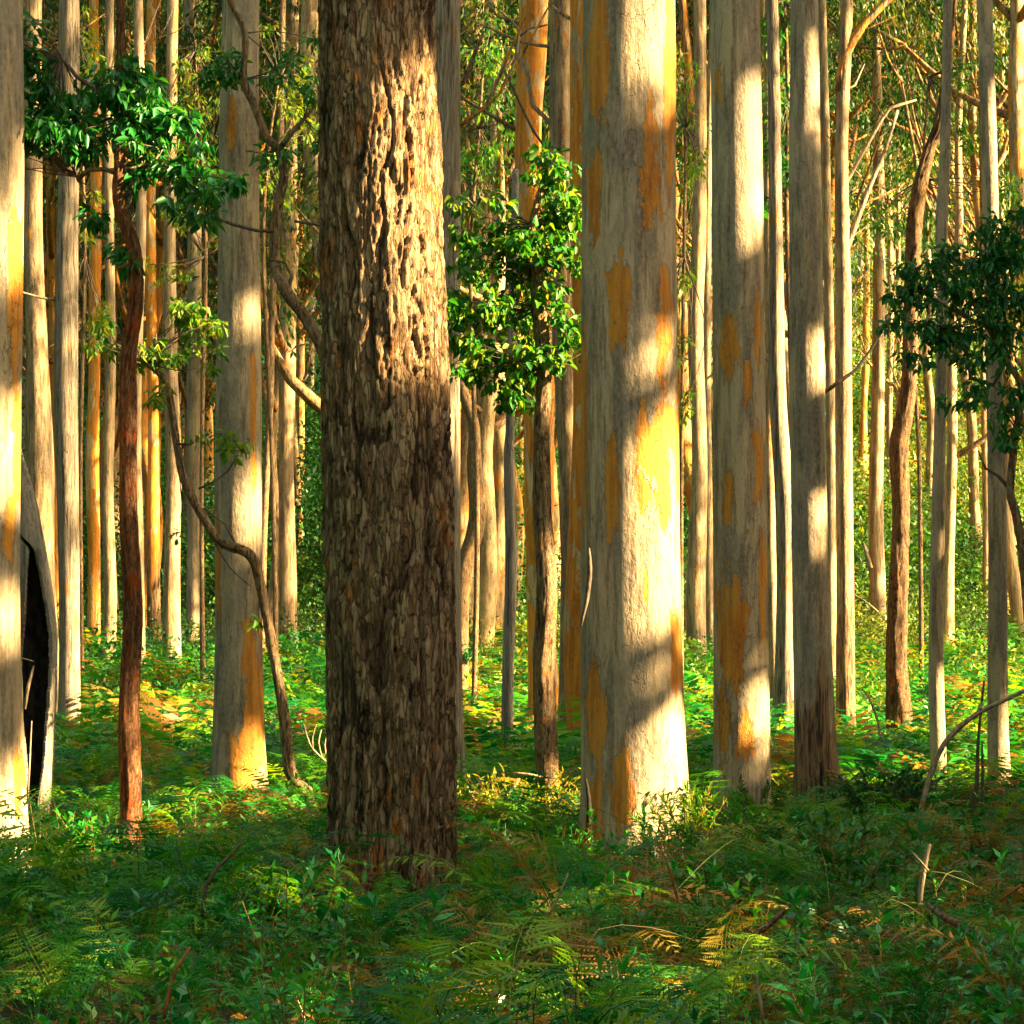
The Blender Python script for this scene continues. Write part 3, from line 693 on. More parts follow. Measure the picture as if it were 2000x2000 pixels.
# ---- the middle rows
MID = 'gum trunks of the middle rows'
rows_mid = [
 # label, Y, pts, mat, kw
 ('gum_tree', 'grey stringy gum with sunlit right edge, right of the burnt hollow trunk', 42, [(136, 1412, 46), (133, 1100, 45), (131, 700, 43), (132, 300, 40), (133, 0, 40)], M_FIB, dict(seed=3, top=24)),
 ('gum_tree', 'mottled leaning gum between the left edge karri and grey stringy gum', 45, [(92, 1390, 60), (88, 1150, 56), (82, 900, 50), (78, 650, 44), (70, 400, 36), (66, 0, 34)], M_GUM, dict(seed=4, top=22)),
 ('gum_tree', 'slim peeled orange gum, swaying stem left of the red-brown sapling', 65, [(182, 1268, 26), (181, 1100, 24), (180, 900, 25), (187, 750, 23), (190, 600, 22), (186, 300, 20), (184, 0, 18)], M_GUMO, dict(seed=6, top=26)),
 ('gum_tree', 'slim mottled gum directly left of the red-brown sapling', 60, [(208, 1305, 30), (211, 1180, 26), (213, 950, 22), (215, 700, 20), (216, 300, 18), (217, 0, 16)], M_GUM, dict(seed=8, top=24)),
 ('gum_tree', 'pale gum half hidden behind the red-brown sapling, bright at its foot', 56, [(272, 1348, 25), (271, 1100, 22), (270, 800, 21), (272, 400, 20), (274, 0, 18)], M_GUM, dict(seed=9, top=24)),
 ('gum_tree', 'flaky brown-footed gum right of the red-brown sapling', 66, [(302, 1272, 26), (300, 1050, 24), (298, 800, 22), (296, 500, 21), (294, 0, 18)], M_GUMO, dict(seed=10, top=25, basal=3.0)),
 ('gum_tree', 'straight tan gum with long sun streak behind the bending sapling', 58, [(336, 1305, 38), (335, 1150, 33), (333, 900, 29), (332, 700, 27), (333, 400, 25), (336, 0, 22)], M_GUM, dict(seed=11, top=24, basal=.9)),
 ('gum_tree', 'grey gum with a white sunlit foot, left of the broad pale karri', 72, [(378, 1242, 30), (377, 1050, 28), (376, 800, 27), (376, 500, 26), (374, 0, 23)], M_KARRI, dict(seed=13, top=28)),
 ('gum_tree', 'tan gum standing in golden ferns, left of the massive flaky trunk', 67, [(562, 1272, 36), (561, 1100, 34), (560, 900, 32), (562, 700, 34), (566, 400, 30), (570, 0, 26)], M_GUM, dict(seed=16, top=27)),
 ('gum_tree', 'dark thin leaning gum behind the broad pale karri', 60, [(508, 1300, 16), (515, 1000, 15), (524, 800, 15), (533, 600, 14), (545, 300, 13), (552, 0, 11)], M_BROWN, dict(seed=17, top=22)),
 ('gum_tree', 'grey distant gum ending high on the slope left of flaky trunk', 115, [(588, 1030, 17), (585, 800, 16), (584, 500, 16), (582, 200, 14)], M_FAR, dict(seed=20, top=36)),
 ('gum_tree', 'big grey gum mostly hidden behind the massive flaky trunk', 31, [(868, 1550, 78), (866, 1350, 70), (868, 1000, 64), (868, 500, 62), (866, 0, 66)], M_FIB, dict(seed=21, top=22)),
 ('twisted_tree', 'twisted bulging trunk with a knot hole, right of the massive flaky trunk', 50, [(901, 1365, 30), (905, 1230, 28), (911, 1121, 30), (920, 1041, 32), (938, 987, 32), (931, 904, 28), (924, 831, 24), (904, 759, 20), (893, 680, 16), (884, 560, 13), (880, 420, 10)], M_BROWN, dict(seed=22, crown=False)),
 ('gum_tree', 'brown mottled gum standing behind the twisted trunk', 68, [(943, 1250, 40), (943, 1100, 36), (942, 900, 33), (938, 700, 32), (934, 400, 30), (930, 0, 27)], M_GUM, dict(seed=24, top=27, basal=2.4)),
 ('gum_tree', 'thin far gum behind the split grey trunk', 122, [(1016, 1010, 10), (1015, 800, 10), (1014, 500, 10)], M_FAR, dict(seed=25, top=34)),
 ('gum_tree', 'orange peeled gum behind the bushy green sapling', 42, [(1066, 1440, 62), (1064, 1200, 60), (1060, 900, 58), (1052, 600, 54), (1042, 300, 51), (1036, 0, 50)], M_GUMO, dict(seed=26, top=22)),
 ('gum_tree', 'grey gum between bushy sapling and huge karri', 38, [(1108, 1492, 42), (1106, 1300, 36), (1105, 1000, 36), (1104, 600, 40), (1102, 0, 44)], M_GUM, dict(seed=27, top=22)),
 ('gum_tree', 'orange trunk showing along the left side of the huge karri', 37, [(1142, 1490, 66), (1142, 1200, 62), (1144, 800, 60), (1148, 400, 56), (1150, 0, 54)], M_GUMO, dict(seed=28, top=22)),
 ('gum_tree', 'straight gum with white blazing foot, between the two widest karris', 58, [(1362, 1302, 38), (1362, 1150, 35), (1361, 900, 33), (1362, 650, 31), (1366, 400, 29), (1368, 0, 26)], M_GUM, dict(seed=29, top=26)),
 ('gum_tree', 'thin gum hugging the left side of the second karri', 62, [(1387, 1290, 18), (1386, 1000, 16), (1384, 700, 15), (1383, 300, 14)], M_GUM, dict(seed=30, top=26)),
 ('gum_tree', 'slim pale gum with bright stripe, close right of the second karri', 45, [(1516, 1440, 24), (1511, 1200, 20), (1504, 900, 18), (1500, 650, 17), (1498, 300, 16), (1500, 0, 14)], M_GUM, dict(seed=32, top=24)),
 ('gum_tree', 'grey-brown stringy gum leaning left, between second karri and black-footed karri', 41, [(1536, 1462, 52), (1532, 1250, 40), (1528, 1000, 36), (1522, 750, 32), (1514, 450, 26), (1508, 200, 22)], M_FIB, dict(seed=33, top=18)),
 ('gum_tree', 'blazing white-lit gum peeking out right behind the black-footed karri', 52, [(1625, 1380, 22), (1622, 1150, 21), (1620, 950, 21), (1618, 700, 20), (1612, 400, 18), (1606, 0, 16)], M_GUM, dict(seed=34, top=24)),
 ('gum_tree', 'brown-mottled gum with dark stringy foot, right of the black-footed karri', 41, [(1652, 1462, 36), (1648, 1200, 33), (1645, 900, 31), (1643, 600, 29), (1646, 300, 27), (1649, 0, 25)], M_GUM, dict(seed=35, top=22, basal=3.0)),
 ('gum_tree', 'small orange gum with bright flared foot, high on the right slope', 140, [(1685, 930, 22), (1684, 800, 14), (1688, 700, 14), (1690, 500, 13), (1690, 250, 12)], M_GUMO, dict(seed=36, top=42)),
 ('gum_tree', 'straight tan gum left of the leaning rough brown tree', 73, [(1716, 1226, 30), (1716, 1000, 28), (1715, 700, 25), (1713, 400, 22), (1710, 210, 21)], M_GUM, dict(seed=37, top=28)),
 ('gum_tree', 'sun-streaked far gum just behind the straight tan gum', 128, [(1738, 995, 13), (1737, 800, 12), (1738, 600, 12), (1738, 300, 11)], M_FAR, dict(seed=38, top=42)),
 ('gum_tree', 'gum glowing behind the far right grey gum', 80, [(1966, 1212, 14), (1964, 1000, 13), (1960, 700, 12), (1955, 300, 12)], M_FAR, dict(seed=39, top=30)),
 ('gum_tree', 'thin gum left of the far right grey gum', 80, [(1925, 1210, 13), (1924, 1000, 12), (1922, 700, 12), (1918, 300, 11)], M_FAR, dict(seed=40, top=30)),
]
ROOT = {}
for nm, lab, Y, pts, mat, kw in rows_mid:
    kw = dict(kw)
    kw.setdefault('cscale', 1.2)
    ROOT[lab] = tree(nm, lab, Y, pts, mat, step=.14, lump=kw.pop('lump', .09), **kw)
for q_, (nm, lab, Y, pts, mat, kw) in enumerate(rows_mid):
    r_, o_ = ROOT[lab]; rs = random.Random(q_ * 13 + 5)
    for t_ in range(rs.choice((4, 5, 6))):
        yq = rs.uniform(20, 760) if t_ < 3 else rs.uniform(10, 330); ys_ = [p[1] for p in pts][::-1]; xs_ = [p[0] for p in pts][::-1]; ws_ = [p[2] for p in pts][::-1]
        if yq < ys_[0]: continue
        x0 = float(np.interp(yq, ys_, xs_)); w0 = float(np.interp(yq, ys_, ws_)); sd = rs.choice((-1, 1)); ln = rs.uniform(25, 95) * (55 / Y) ** .7 * (1 if t_ < 3 else 1.7); up_ = rs.uniform(.1, 1.4)
        th_ = max(1.6, w0 * rs.uniform(.07, .2)); kx = rs.uniform(-.25, .25)
        P4 = [(x0 + sd * w0 * .35, yq, th_), (x0 + sd * (w0 * .4 + ln * .35), yq - ln * up_ * (.3 + kx), th_ * .8), (x0 + sd * (w0 * .4 + ln * .7), yq - ln * up_ * (.75 - kx), th_ * .6), (x0 + sd * (w0 * .4 + ln * (1 - abs(kx))), yq - ln * up_ * 1.2, th_ * .25)]
        branch(r_, o_, Y, P4, rs.choice((M_DEAD, M_DEAD, M_TWIG, M_GUMO)), seed=q_ + t_, dy=rs.uniform(-.15, .15))
        if rs.random() < .6:
            a_, b_ = P4[1], P4[3]; tx, ty = a_[0] + sd * ln * rs.uniform(.1, .4), a_[1] - ln * rs.uniform(.4, .9)
            branch(r_, o_, Y, [(a_[0], a_[1], th_ * .6), ((a_[0] + tx) / 2 + rs.uniform(-4, 4), (a_[1] + ty) / 2, th_ * .4), (tx, ty, th_ * .2)], M_DEAD, seed=q_ + t_ + 3)
# leaning rough brown tree on the right
AN = tree('rough_tree', 'rough dark brown tree leaning right with a glaring sunlit middle', 41.5, [(1758, 1425, 44), (1757, 1300, 40), (1760, 1150, 40), (1754, 1000, 36), (1757, 867, 34), (1771, 759, 32), (1782, 560, 30), (1789, 417, 27), (1814, 290, 24), (1833, 246, 22), (1850, 130, 16), (1860, 0, 12)],
     M_DARKR, seg=36, step=.07, lump=.08, bark=(.06, .18, .035), seed=41, top=16)
# split grey post-like trunk
Z_root, Z_org = tree('split_trunk', 'straight grey split trunk like a post, cracked along its length, left of bushy sapling', 36, [(990, 1480, 26), (992, 1300, 23), (995, 1100, 21), (997, 900, 20), (999, 820, 18), (1004, 600, 17), (1008, 420, 15), (1010, 330, 13)], M_SPLIT, seg=20, step=.1, lump=.04, seed=44, crown=False, flare=.05)
branch(Z_root, Z_org, 35.9, [(989.5, 1470, 2.2), (991, 1300, 2.2), (994, 1050, 1.8)], M_CHAR, 'crack', 5, 0)
branch(Z_root, Z_org, 35.9, [(985, 1465, 1.6), (988, 1280, 1.4)], M_CHAR, 'crack', 5, 0)

def limb_of(lab, Y, pts, mat, dy=0.0): r, o = ROOT[lab]; branch(r, o, Y, pts, mat, dy=dy)
TW = 'twisted bulging trunk with a knot hole, right of the massive flaky trunk'
r_, o_ = ROOT[TW]; branch(r_, o_, 49.8, [(936, 985, 13), (934, 1000, 12), (930, 1003, 9)], M_BROWN, 'knot', 8)
sprays(r_, o_, 50, [(905, 1290, 26, 30, 60), (900, 1130, 8, 24, 20)], M_LEAFD, L=.13, tint=(0, .4))
P_ = 'brown-mottled gum with dark stringy foot, right of the black-footed karri'
limb_of(P_, 41, [(1640, 180, 22), (1650, 110, 19), (1690, 45, 15), (1740, -5, 13), (1790, -60, 9)], M_GUMO)
limb_of(P_, 41, [(1645, 510, 14), (1670, 440, 12), (1700, 360, 10), (1730, 290, 8), (1753, 215, 6)], M_FIB)
limb_of(P_, 41, [(1640, 380, 8), (1690, 290, 7), (1740, 210, 6), (1790, 195, 4)], M_DEAD)
limb_of('slim pale gum with bright stripe, close right of the second karri', 44, [(1505, 690, 18), (1515, 640, 17), (1532, 580, 15), (1550, 520, 13), (1575, 440, 9)], M_FIB)
limb_of('grey gum between bushy sapling and huge karri', 38, [(1100, 300, 12), (1075, 240, 10), (1040, 205, 9), (1030, 140, 8), (1008, 105, 7), (1015, 60, 6), (975, 20, 4)], M_DEAD)
limb_of('grey gum between bushy sapling and huge karri', 38, [(1008, 75, 6), (1035, 55, 5), (1070, 48, 3)], M_DEAD)
limb_of('orange peeled gum behind the bushy green sapling', 42, [(1018, 260, 10), (960, 225, 8), (910, 195, 7), (880, 165, 5)], M_BROWN)
limb_of('big grey gum mostly hidden behind the massive flaky trunk', 31.5, [(870, 180, 16), (905, 160, 13), (925, 110, 9), (945, 60, 6)], M_BROWN)
limb_of('brown mottled gum standing behind the twisted trunk', 66, [(940, 310, 8), (965, 240, 8), (990, 150, 7)], M_DEAD)
limb_of('straight gum with white blazing foot, between the two widest karris', 58, [(1362, 330, 22), (1350, 180, 20), (1338, 60, 18), (1330, -40, 16)], M_GUMO)
limb_of('mottled leaning gum between the left edge karri and grey stringy gum', 45, [(76, 640, 8), (60, 580, 8), (52, 540, 6), (40, 500, 4)], M_TWIG)

# ---- small understorey trees that fill the gaps with foliage
def understorey(label, Y, stem, cl, mat=M_LEAF, L=.14, tint=(.1, .7), m=M_BROWN, wl=.35):
    r, o = tree('understorey_tree', label, Y, stem, m, seg=10, step=.15, lump=.06, flare=.1, crown=False, seed=int(stem[0][0]) % 90)
    sprays(r, o, Y, [(a, b, c, d, int(e * 1.6)) for a, b, c, d, e in cl], mat, L=L, wl=wl, tint=tint, droop=.6, twig_from=[(a, b) for a, b, _ in stem[len(stem) // 2:]], fine=False, depth=1.2)
understorey('dark understorey tree with drooping leaves between second karri and black-footed karri', 44, [(1560, 1440, 14), (1556, 1000, 12), (1545, 650, 10), (1535, 400, 9), (1540, 200, 8), (1534, 0, 6)],
    [(1520, 60, 40, 60, 170), (1535, 180, 40, 60, 190), (1515, 280, 34, 50, 170), (1540, 330, 34, 40, 150), (1500, 400, 24, 30, 70), (1550, 20, 34, 40, 120)], M_LEAF, .16, (.0, .7))
understorey('light crowned understorey tree in the gap right of the massive flaky trunk', 47, [(925, 1400, 12), (930, 1000, 10), (918, 600, 9), (925, 400, 8), (935, 250, 6), (945, 100, 4)],
    [(900, 330, 40, 40, 120), (950, 300, 40, 40, 130), (930, 240, 50, 40, 120), (890, 400, 40, 30, 110), (960, 110, 40, 50, 120), (910, 100, 40, 40, 90), (980, 200, 30, 40, 80), (905, 480, 30, 30, 60)], M_LEAF, .16, (.1, .85))
understorey('feathery understorey tree beside top of the broad pale karri', 50, [(540, 1330, 10), (530, 900, 9), (515, 500, 8), (525, 300, 6), (545, 150, 4)],
    [(560, 200, 50, 50, 130), (600, 260, 36, 40, 90), (530, 330, 40, 40, 100), (610, 130, 30, 40, 80), (500, 60, 50, 40, 100), (560, 400, 30, 30, 50)], M_LEAFY, .16, (.1, .9))
understorey('thin understorey tree with olive leaves left of the broad pale karri', 52, [(396, 1320, 10), (392, 900, 9), (400, 500, 8), (392, 300, 6), (380, 100, 4)],
    [(400, 120, 50, 40, 120), (360, 180, 40, 40, 110), (420, 230, 40, 40, 110), (390, 300, 50, 40, 120), (350, 430, 50, 40, 110), (410, 460, 30, 30, 60), (330, 540, 40, 30, 70)], M_LEAFY, .16, (.05, .9))
understorey('pale leafed understorey tree between far left gums', 55, [(160, 1290, 9), (158, 900, 8), (166, 500, 7), (160, 250, 5), (150, 60, 4)],
    [(160, 60, 40, 40, 100), (180, 150, 36, 40, 90), (140, 330, 30, 30, 50), (165, 430, 30, 40, 60), (185, 620, 26, 36, 60)], M_LEAFY, .17, (.1, .9))
understorey('twiggy understorey tree beside the slim bare gum at right', 50, [(1800, 1350, 10), (1795, 900, 8), (1780, 600, 7), (1800, 350, 6), (1815, 150, 4)],
    [(1790, 330, 36, 40, 80), (1830, 420, 40, 30, 80), (1770, 450, 40, 30, 80), (1880, 250, 30, 40, 90), (1900, 150, 40, 40, 90), (1960, 380, 40, 30, 90), (1740, 430, 30, 30, 60)], M_LEAF, .17, (.1, .8))
understorey('leafy understorey tree at the right of the huge karri top', 48, [(1330, 1400, 10), (1332, 900, 8), (1336, 500, 7), (1340, 250, 5)],
    [(1340, 250, 24, 50, 90), (1330, 120, 24, 50, 90), (1345, 330, 20, 40, 60), (1340, 520, 18, 40, 50), (1335, 690, 16, 30, 40), (1335, 800, 16, 40, 60)], M_LEAFY, .16, (.1, .85))

# ------------------------------------------------------------------ the forest behind, copies of a few grown trees
def grow(kind):
    H = random.uniform(25, 32); mb = MB(); lf = MB()
    lean = random.uniform(-.9, .9); ly = random.uniform(-.8, .8)
    r0 = random.uniform(.24, .36)
    rows = [[lean * (t ** 1.6) + random.uniform(-.42, .42) * (t > 0), ly * t ** 1.5, H * .86 * t, r0 * (1 - .62 * t)] for t in np.linspace(0, 1, 8)]
    rows[0][3] *= 1.25
    me = trunk_mesh(np.array(rows), 12, .6, kind * 7 + 2, .15, .8, .05, None, None, 0.0, M_FAR)
    def limb(p, d, L, r, depth):
        d = d / np.linalg.norm(d)
        side = rvec(1)[0] * .22
        m_ = p + d * L * .5 + side * L * .3; e = p + (d + np.array([0, 0, .25])) * L
        mb.add(*tube([np.append(p, r), np.append(m_, r * .75), np.append(e, r * .42)], 6, L / 4, .1, kind), .5)
        if depth == 0:
            for c in (e, m_ + side * .4):
                clump(lf, c, (random.uniform(.8, 1.5), random.uniform(.8, 1.5), random.uniform(.5, 1.0)), random.randint(80, 130), .26, .30, .75, random.choice(((0, .25), (.0, .4), (.1, .6), (.4, .95))))
            return
        for q in range(random.choice((2, 3))):
            nd = d + rvec(1)[0] * .75 + np.array([0, 0, .25])
            limb(p + (e - p) * random.uniform(.55, 1.0), nd, L * random.uniform(.5, .72), r * .5, depth - 1)
    nl = random.randint(9, 13)
    for q in range(nl):
        t = random.uniform(.26, 1.0) if q else 1.0
        az = q * 2.4 + random.random()
        i = t * 7; a = int(min(i, 6)); f = i - a
        p = (1 - f) * np.array(rows[a]) + f * np.array(rows[a + 1])
        limb(p[:3], np.array([math.cos(az), math.sin(az), random.uniform(.35, 1.5)]), H * random.uniform(.10, .2), p[3] * .6, 2 if t > .5 else 1)
    # a few thin epicormic sprays low on the trunk
    for q in range(random.randint(0, 3)):
        t = random.uniform(.2, .6); p = np.array(rows[int(t * 7)])[:3]; p[2] = H * .86 * t
        clump(lf, p + rvec(1)[0] * .5, .5, 40, .2, .3, .7, (.1, .8))
    import bmesh
    lm = mb.build('limbs', [M_FAR], True); bm = bmesh.new(); bm.from_mesh(me); bm.from_mesh(lm); bm.to_mesh(me); bm.free(); bpy.data.meshes.remove(lm)
    return me, lf.build('crown', [M_LEAFF])
GROWN = [grow(k) for k in range(7)]
FARL = {0: ('slender pale gum with spreading olive crown on the wooded slope', 'gum trees on the lower slope'),
        1: ('thin sunlit gum crowded among others higher up the slope', 'gum trees on the upper slope'),
        2: ('tiny gum in the dense wood at the top of the hill', 'gum trees along the hilltop')}
taken = [(W(p[0][0], 1300, Y)[0], Y) for _, _, Y, p, _, _ in rows_mid]
zones = [(0, 62, 105, 66, 2.6), (1, 105, 190, 104, 3.2), (2, 190, 390, 84, 5.5)]
for zi, ya, yb, cnt, gap in zones:
    done = 0; tries = 0
    while done < cnt and tries < 20000:
        tries += 1
        Y = math.sqrt(random.uniform(ya * ya, yb * yb)); X = random.uniform(-.225, .225) * Y
        if any((X - a) ** 2 + (Y - b) ** 2 < gap ** 2 for a, b in taken): continue
        xp = X / Y * F + 1000
        # keep the open bracken slopes of the photo clear of near trunks
        if zi < 2 and (1590 < xp < 2000 or 420 < xp < 640) and random.random() < (.8 if Y < 150 else .45): continue
        taken.append((X, Y)); done += 1
        me, cr = GROWN[random.randrange(7)]
        lab, grp = FARL[zi]
        e = empty('forest_tree', (X, Y, float(ground(X, Y)) - .15), lab, 'tree', grp)
        s = random.uniform(.78, 1.12); e.scale = (s * random.uniform(.55, 1.2),) * 2 + (s,); e.rotation_euler = (random.uniform(-.05, .05), random.uniform(-.07, .07), random.uniform(0, 6.28))
        link('trunk', me, e); link('crown', cr, e)

# ------------------------------------------------------------------ ferns
def frond(L, Wd, rise, droop, pairs, lod, az, pitch0):
    """one bracken frond from the origin: (V, quads)"""
    ca, sa = math.cos(az), math.sin(az)
    out = np.array([ca, sa, 0]); side = np.array([-sa, ca, 0]); up = np.array([0, 0, 1.])
    def pos(t): return out * (L * (.18 * t + .82 * t ** 1.25) * math.cos(pitch0)) + up * (rise * (1 - (1 - t) ** 2.2) - droop * t ** 3)
    Vs = []; Qs = []; n = 0
    ts = np.linspace(.30, 1.0, pairs)
    C = []; D = []; N = []; LL = []; WW = []
    for t in ts:
        p = pos(t); q = pos(min(1, t + .03)); tg = q - pos(t - .03); tg /= np.linalg.norm(tg) + 1e-9
        u = (t - .30) / .70
        w = Wd * (1 - u) ** .75 * (.75 + .25 * min(1, u * 6)) + .012
        nrm = np.cross(tg, side); nrm = nrm if nrm[2] > 0 else -nrm
        for s in (-1, 1):
            w *= RG.uniform(.8, 1.12)
            d = side * s + tg * RG.uniform(.28, .56) - up * RG.uniform(.0, .45) + tg * RG.uniform(-.15, .15); d /= np.linalg.norm(d)
            if lod in (0, 3):
                k = max(3, int(w / (.023 if lod == 0 else .036)))
                for j in range(1, k + 1):
                    a = j / (k + .6); b = p + d * w * a - up * w * .12 * a * a
                    pl = (w * .12 * (1 - a) ** .7 + .006) * (1.6 if lod == 3 else 1)
                    for s2 in (-1, 1):
                        if RG.random() < .12: continue
                        dd = tg * s2 + d * RG.uniform(.35, .9)
                        C.append(b); D.append(dd); N.append(nrm); LL.append(pl); WW.append(min(.011, pl * .55) if lod == 0 else min(.016, pl * .55))
                C.append(p); D.append(d); N.append(nrm); LL.append(w); WW.append(.015 if lod == 0 else .020)
            else:
                C.append(p); D.append(d); N.append(nrm); LL.append(w); WW.append(w * (.11 if lod == 1 else .30) + .006)
    V, Q, _ = leaf_quads(np.array(C), np.array(D), np.array(N), np.array(LL), np.array(WW), fold=.12)
    # stalk
    st = [np.append(pos(t), .0042 * (1 - .75 * t)) for t in (0, .25, .5, .75, 1)]
    V2, P2 = tube(st, 3 if lod else 4, 1 if lod else .12, 0, 0, False)
    return np.vstack([V, V2]), np.vstack([Q, P2[0] + len(V)])

def fern_proto(lod, pairs, nf):
    Vs = []; Qs = []; ts = []; n = 0; a0 = random.random() * 6.28
    for k in range(nf):
        L = random.uniform(.45, .95)
        V, Q = frond(L, L * random.uniform(.26, .36), random.uniform(.55, .95) * (1.0 if random.random() < .7 else .6), random.uniform(.05, .6), pairs, lod, a0 + k * 6.28 / nf + random.uniform(-.5, .5), random.uniform(0, .3))
        Vs.append(V); Qs.append(Q + n); n += len(V); ts.append(np.full(len(V), random.uniform(-.2, .2)))
    return np.vstack(Vs), np.vstack(Qs), np.concatenate(ts)

def scatter(protos, P, S, tint, tilt=.30, zs=None):
    """merge copies of the prototypes at points P"""
    Vs = []; Qs = []; As = []; n = 0
    for k in range(len(P)):
        V, Q, a = protos[random.randrange(len(protos))]
        az = random.random() * 6.28; ca, sa = math.cos(az), math.sin(az); tx, ty = random.gauss(0, tilt), random.gauss(0, tilt)
        s = S[k]
        X = V[:, 0] * ca - V[:, 1] * sa; Yv = V[:, 0] * sa + V[:, 1] * ca; Z = V[:, 2] * (zs[k] if zs is not None else 1)
        Vs.append(np.stack([P[k, 0] + s * (X + Z * tx), P[k, 1] + s * (Yv + Z * ty), P[k, 2] + s * (Z - X * tx * .5 - Yv * ty * .5)], -1).astype(np.float32))
        Qs.append((Q + n).astype(np.int32)); As.append((a + tint[k]).astype(np.float32)); n += len(V)
    return np.concatenate(Vs), np.concatenate(Qs), np.clip(np.concatenate(As), 0, 1)

PR0 = [fern_proto(0, 17, random.randint(3, 4)) for _ in range(8)]
PR1 = [fern_proto(1, 18, random.randint(4, 6)) for _ in range(9)]
PR3 = [fern_proto(3, 15, random.randint(3, 5)) for _ in range(8)]
PR2 = [fern_proto(2, 9, random.randint(4, 5)) for _ in range(6)]
TRUNKS = [(A_org[0], A_org[1], .55), (1.09, 21.5, .62), (W(1449, 0, 27)[0], 27, .45), (W(468, 0, 29)[0], 29, .45), (W(0, 0, 20.6)[0], 20.6, .35), (W(254, 0, 21)[0], 21, .15)]
def fern_points(ya, yb, dens, margin=1.3):
    n = int(dens * (yb * yb - ya * ya) * .2118 * margin)
    Y = np.sqrt(RG.uniform(ya * ya, yb * yb, n)); X = RG.uniform(-1, 1, n) * .2118 * margin * Y + RG.uniform(-.3, .3, n)
    keep = np.ones(n, bool)
    for a, b, r in TRUNKS: keep &= ((X - a) ** 2 + (Y - b) ** 2) > r * r
    X, Y = X[keep], Y[keep]
    return np.stack([X, Y, ground(X, Y) - .03], -1)
def fern_field(name, ya, yb, dens, protos, smin, smax, brown):
    P = fern_points(ya, yb, dens)
    h = fbm(P[:, 0] * .8, P[:, 1] * .5, seed=77, oct=3)
    s = (smin + (smax - smin) * np.clip((h - .32) / .36, 0, 1)) * RG.uniform(.6, 1.25, len(P))
    # low in front of the big trunks, so that their feet show
    for a, yy, hw in ((A_org[0], 16.8, .9), (1.1, 21.5, .8), (W(254, 0, 21)[0], 21, .7), (W(0, 0, 20.6)[0], 20.6, .8), (W(1449, 0, 27)[0], 27, .7), (W(468, 0, 29)[0], 29, .8)):
        s = np.where((np.abs(P[:, 0] - a * P[:, 1] / yy) < hw * .75) & (P[:, 1] < yy + .3) & (P[:, 1] > yy - 4), s * .66, s)
    t = RG.uniform(.05, .68, len(P)) + .25 * (fbm(P[:, 0] * .5 + 4, P[:, 1] * .3, seed=78) - .4)
    bn = fbm(P[:, 0] * .6 + 40, P[:, 1] * .45, seed=79, oct=3) + .05 * np.clip(P[:, 0], -2, 2) * (P[:, 1] < 16)
    dead = RG.random(len(P)) < np.clip((bn - .38) * 2.4, .05, .75) * brown
    t = np.where(dead, RG.uniform(.76, 1.0, len(P)), t)
    V, Q, A = scatter(protos, P, s, t)
    o = link(name, mesh(name, V, [Q], M_FERN, {'tint': A}))
    tag(o, None, None, kind='stuff'); return o
o = fern_field('near_bracken', 6.0, 13.0, 8, PR0, .40, .95, .6)
tag(o, 'dense dark green and rusty bracken covering the forest floor in the foreground', 'bracken', kind='stuff')
o = fern_field('front_bracken', 13.0, 22, 13, PR3, .38, .95, .5)
tag(o, 'green bracken around the two biggest trunks', 'bracken', kind='stuff')
o = fern_field('mid_bracken', 22.0, 31, 13, PR1, .42, .95, .4)
tag(o, 'green bracken between the big trunks and the middle rows', 'bracken', kind='stuff')
o = fern_field('far_bracken', 31, 66, 6.5, PR2, .7, 1.3, .55)
tag(o, 'sun flecked bracken and scrub further back under the middle rows of trunks', 'bracken', kind='stuff')

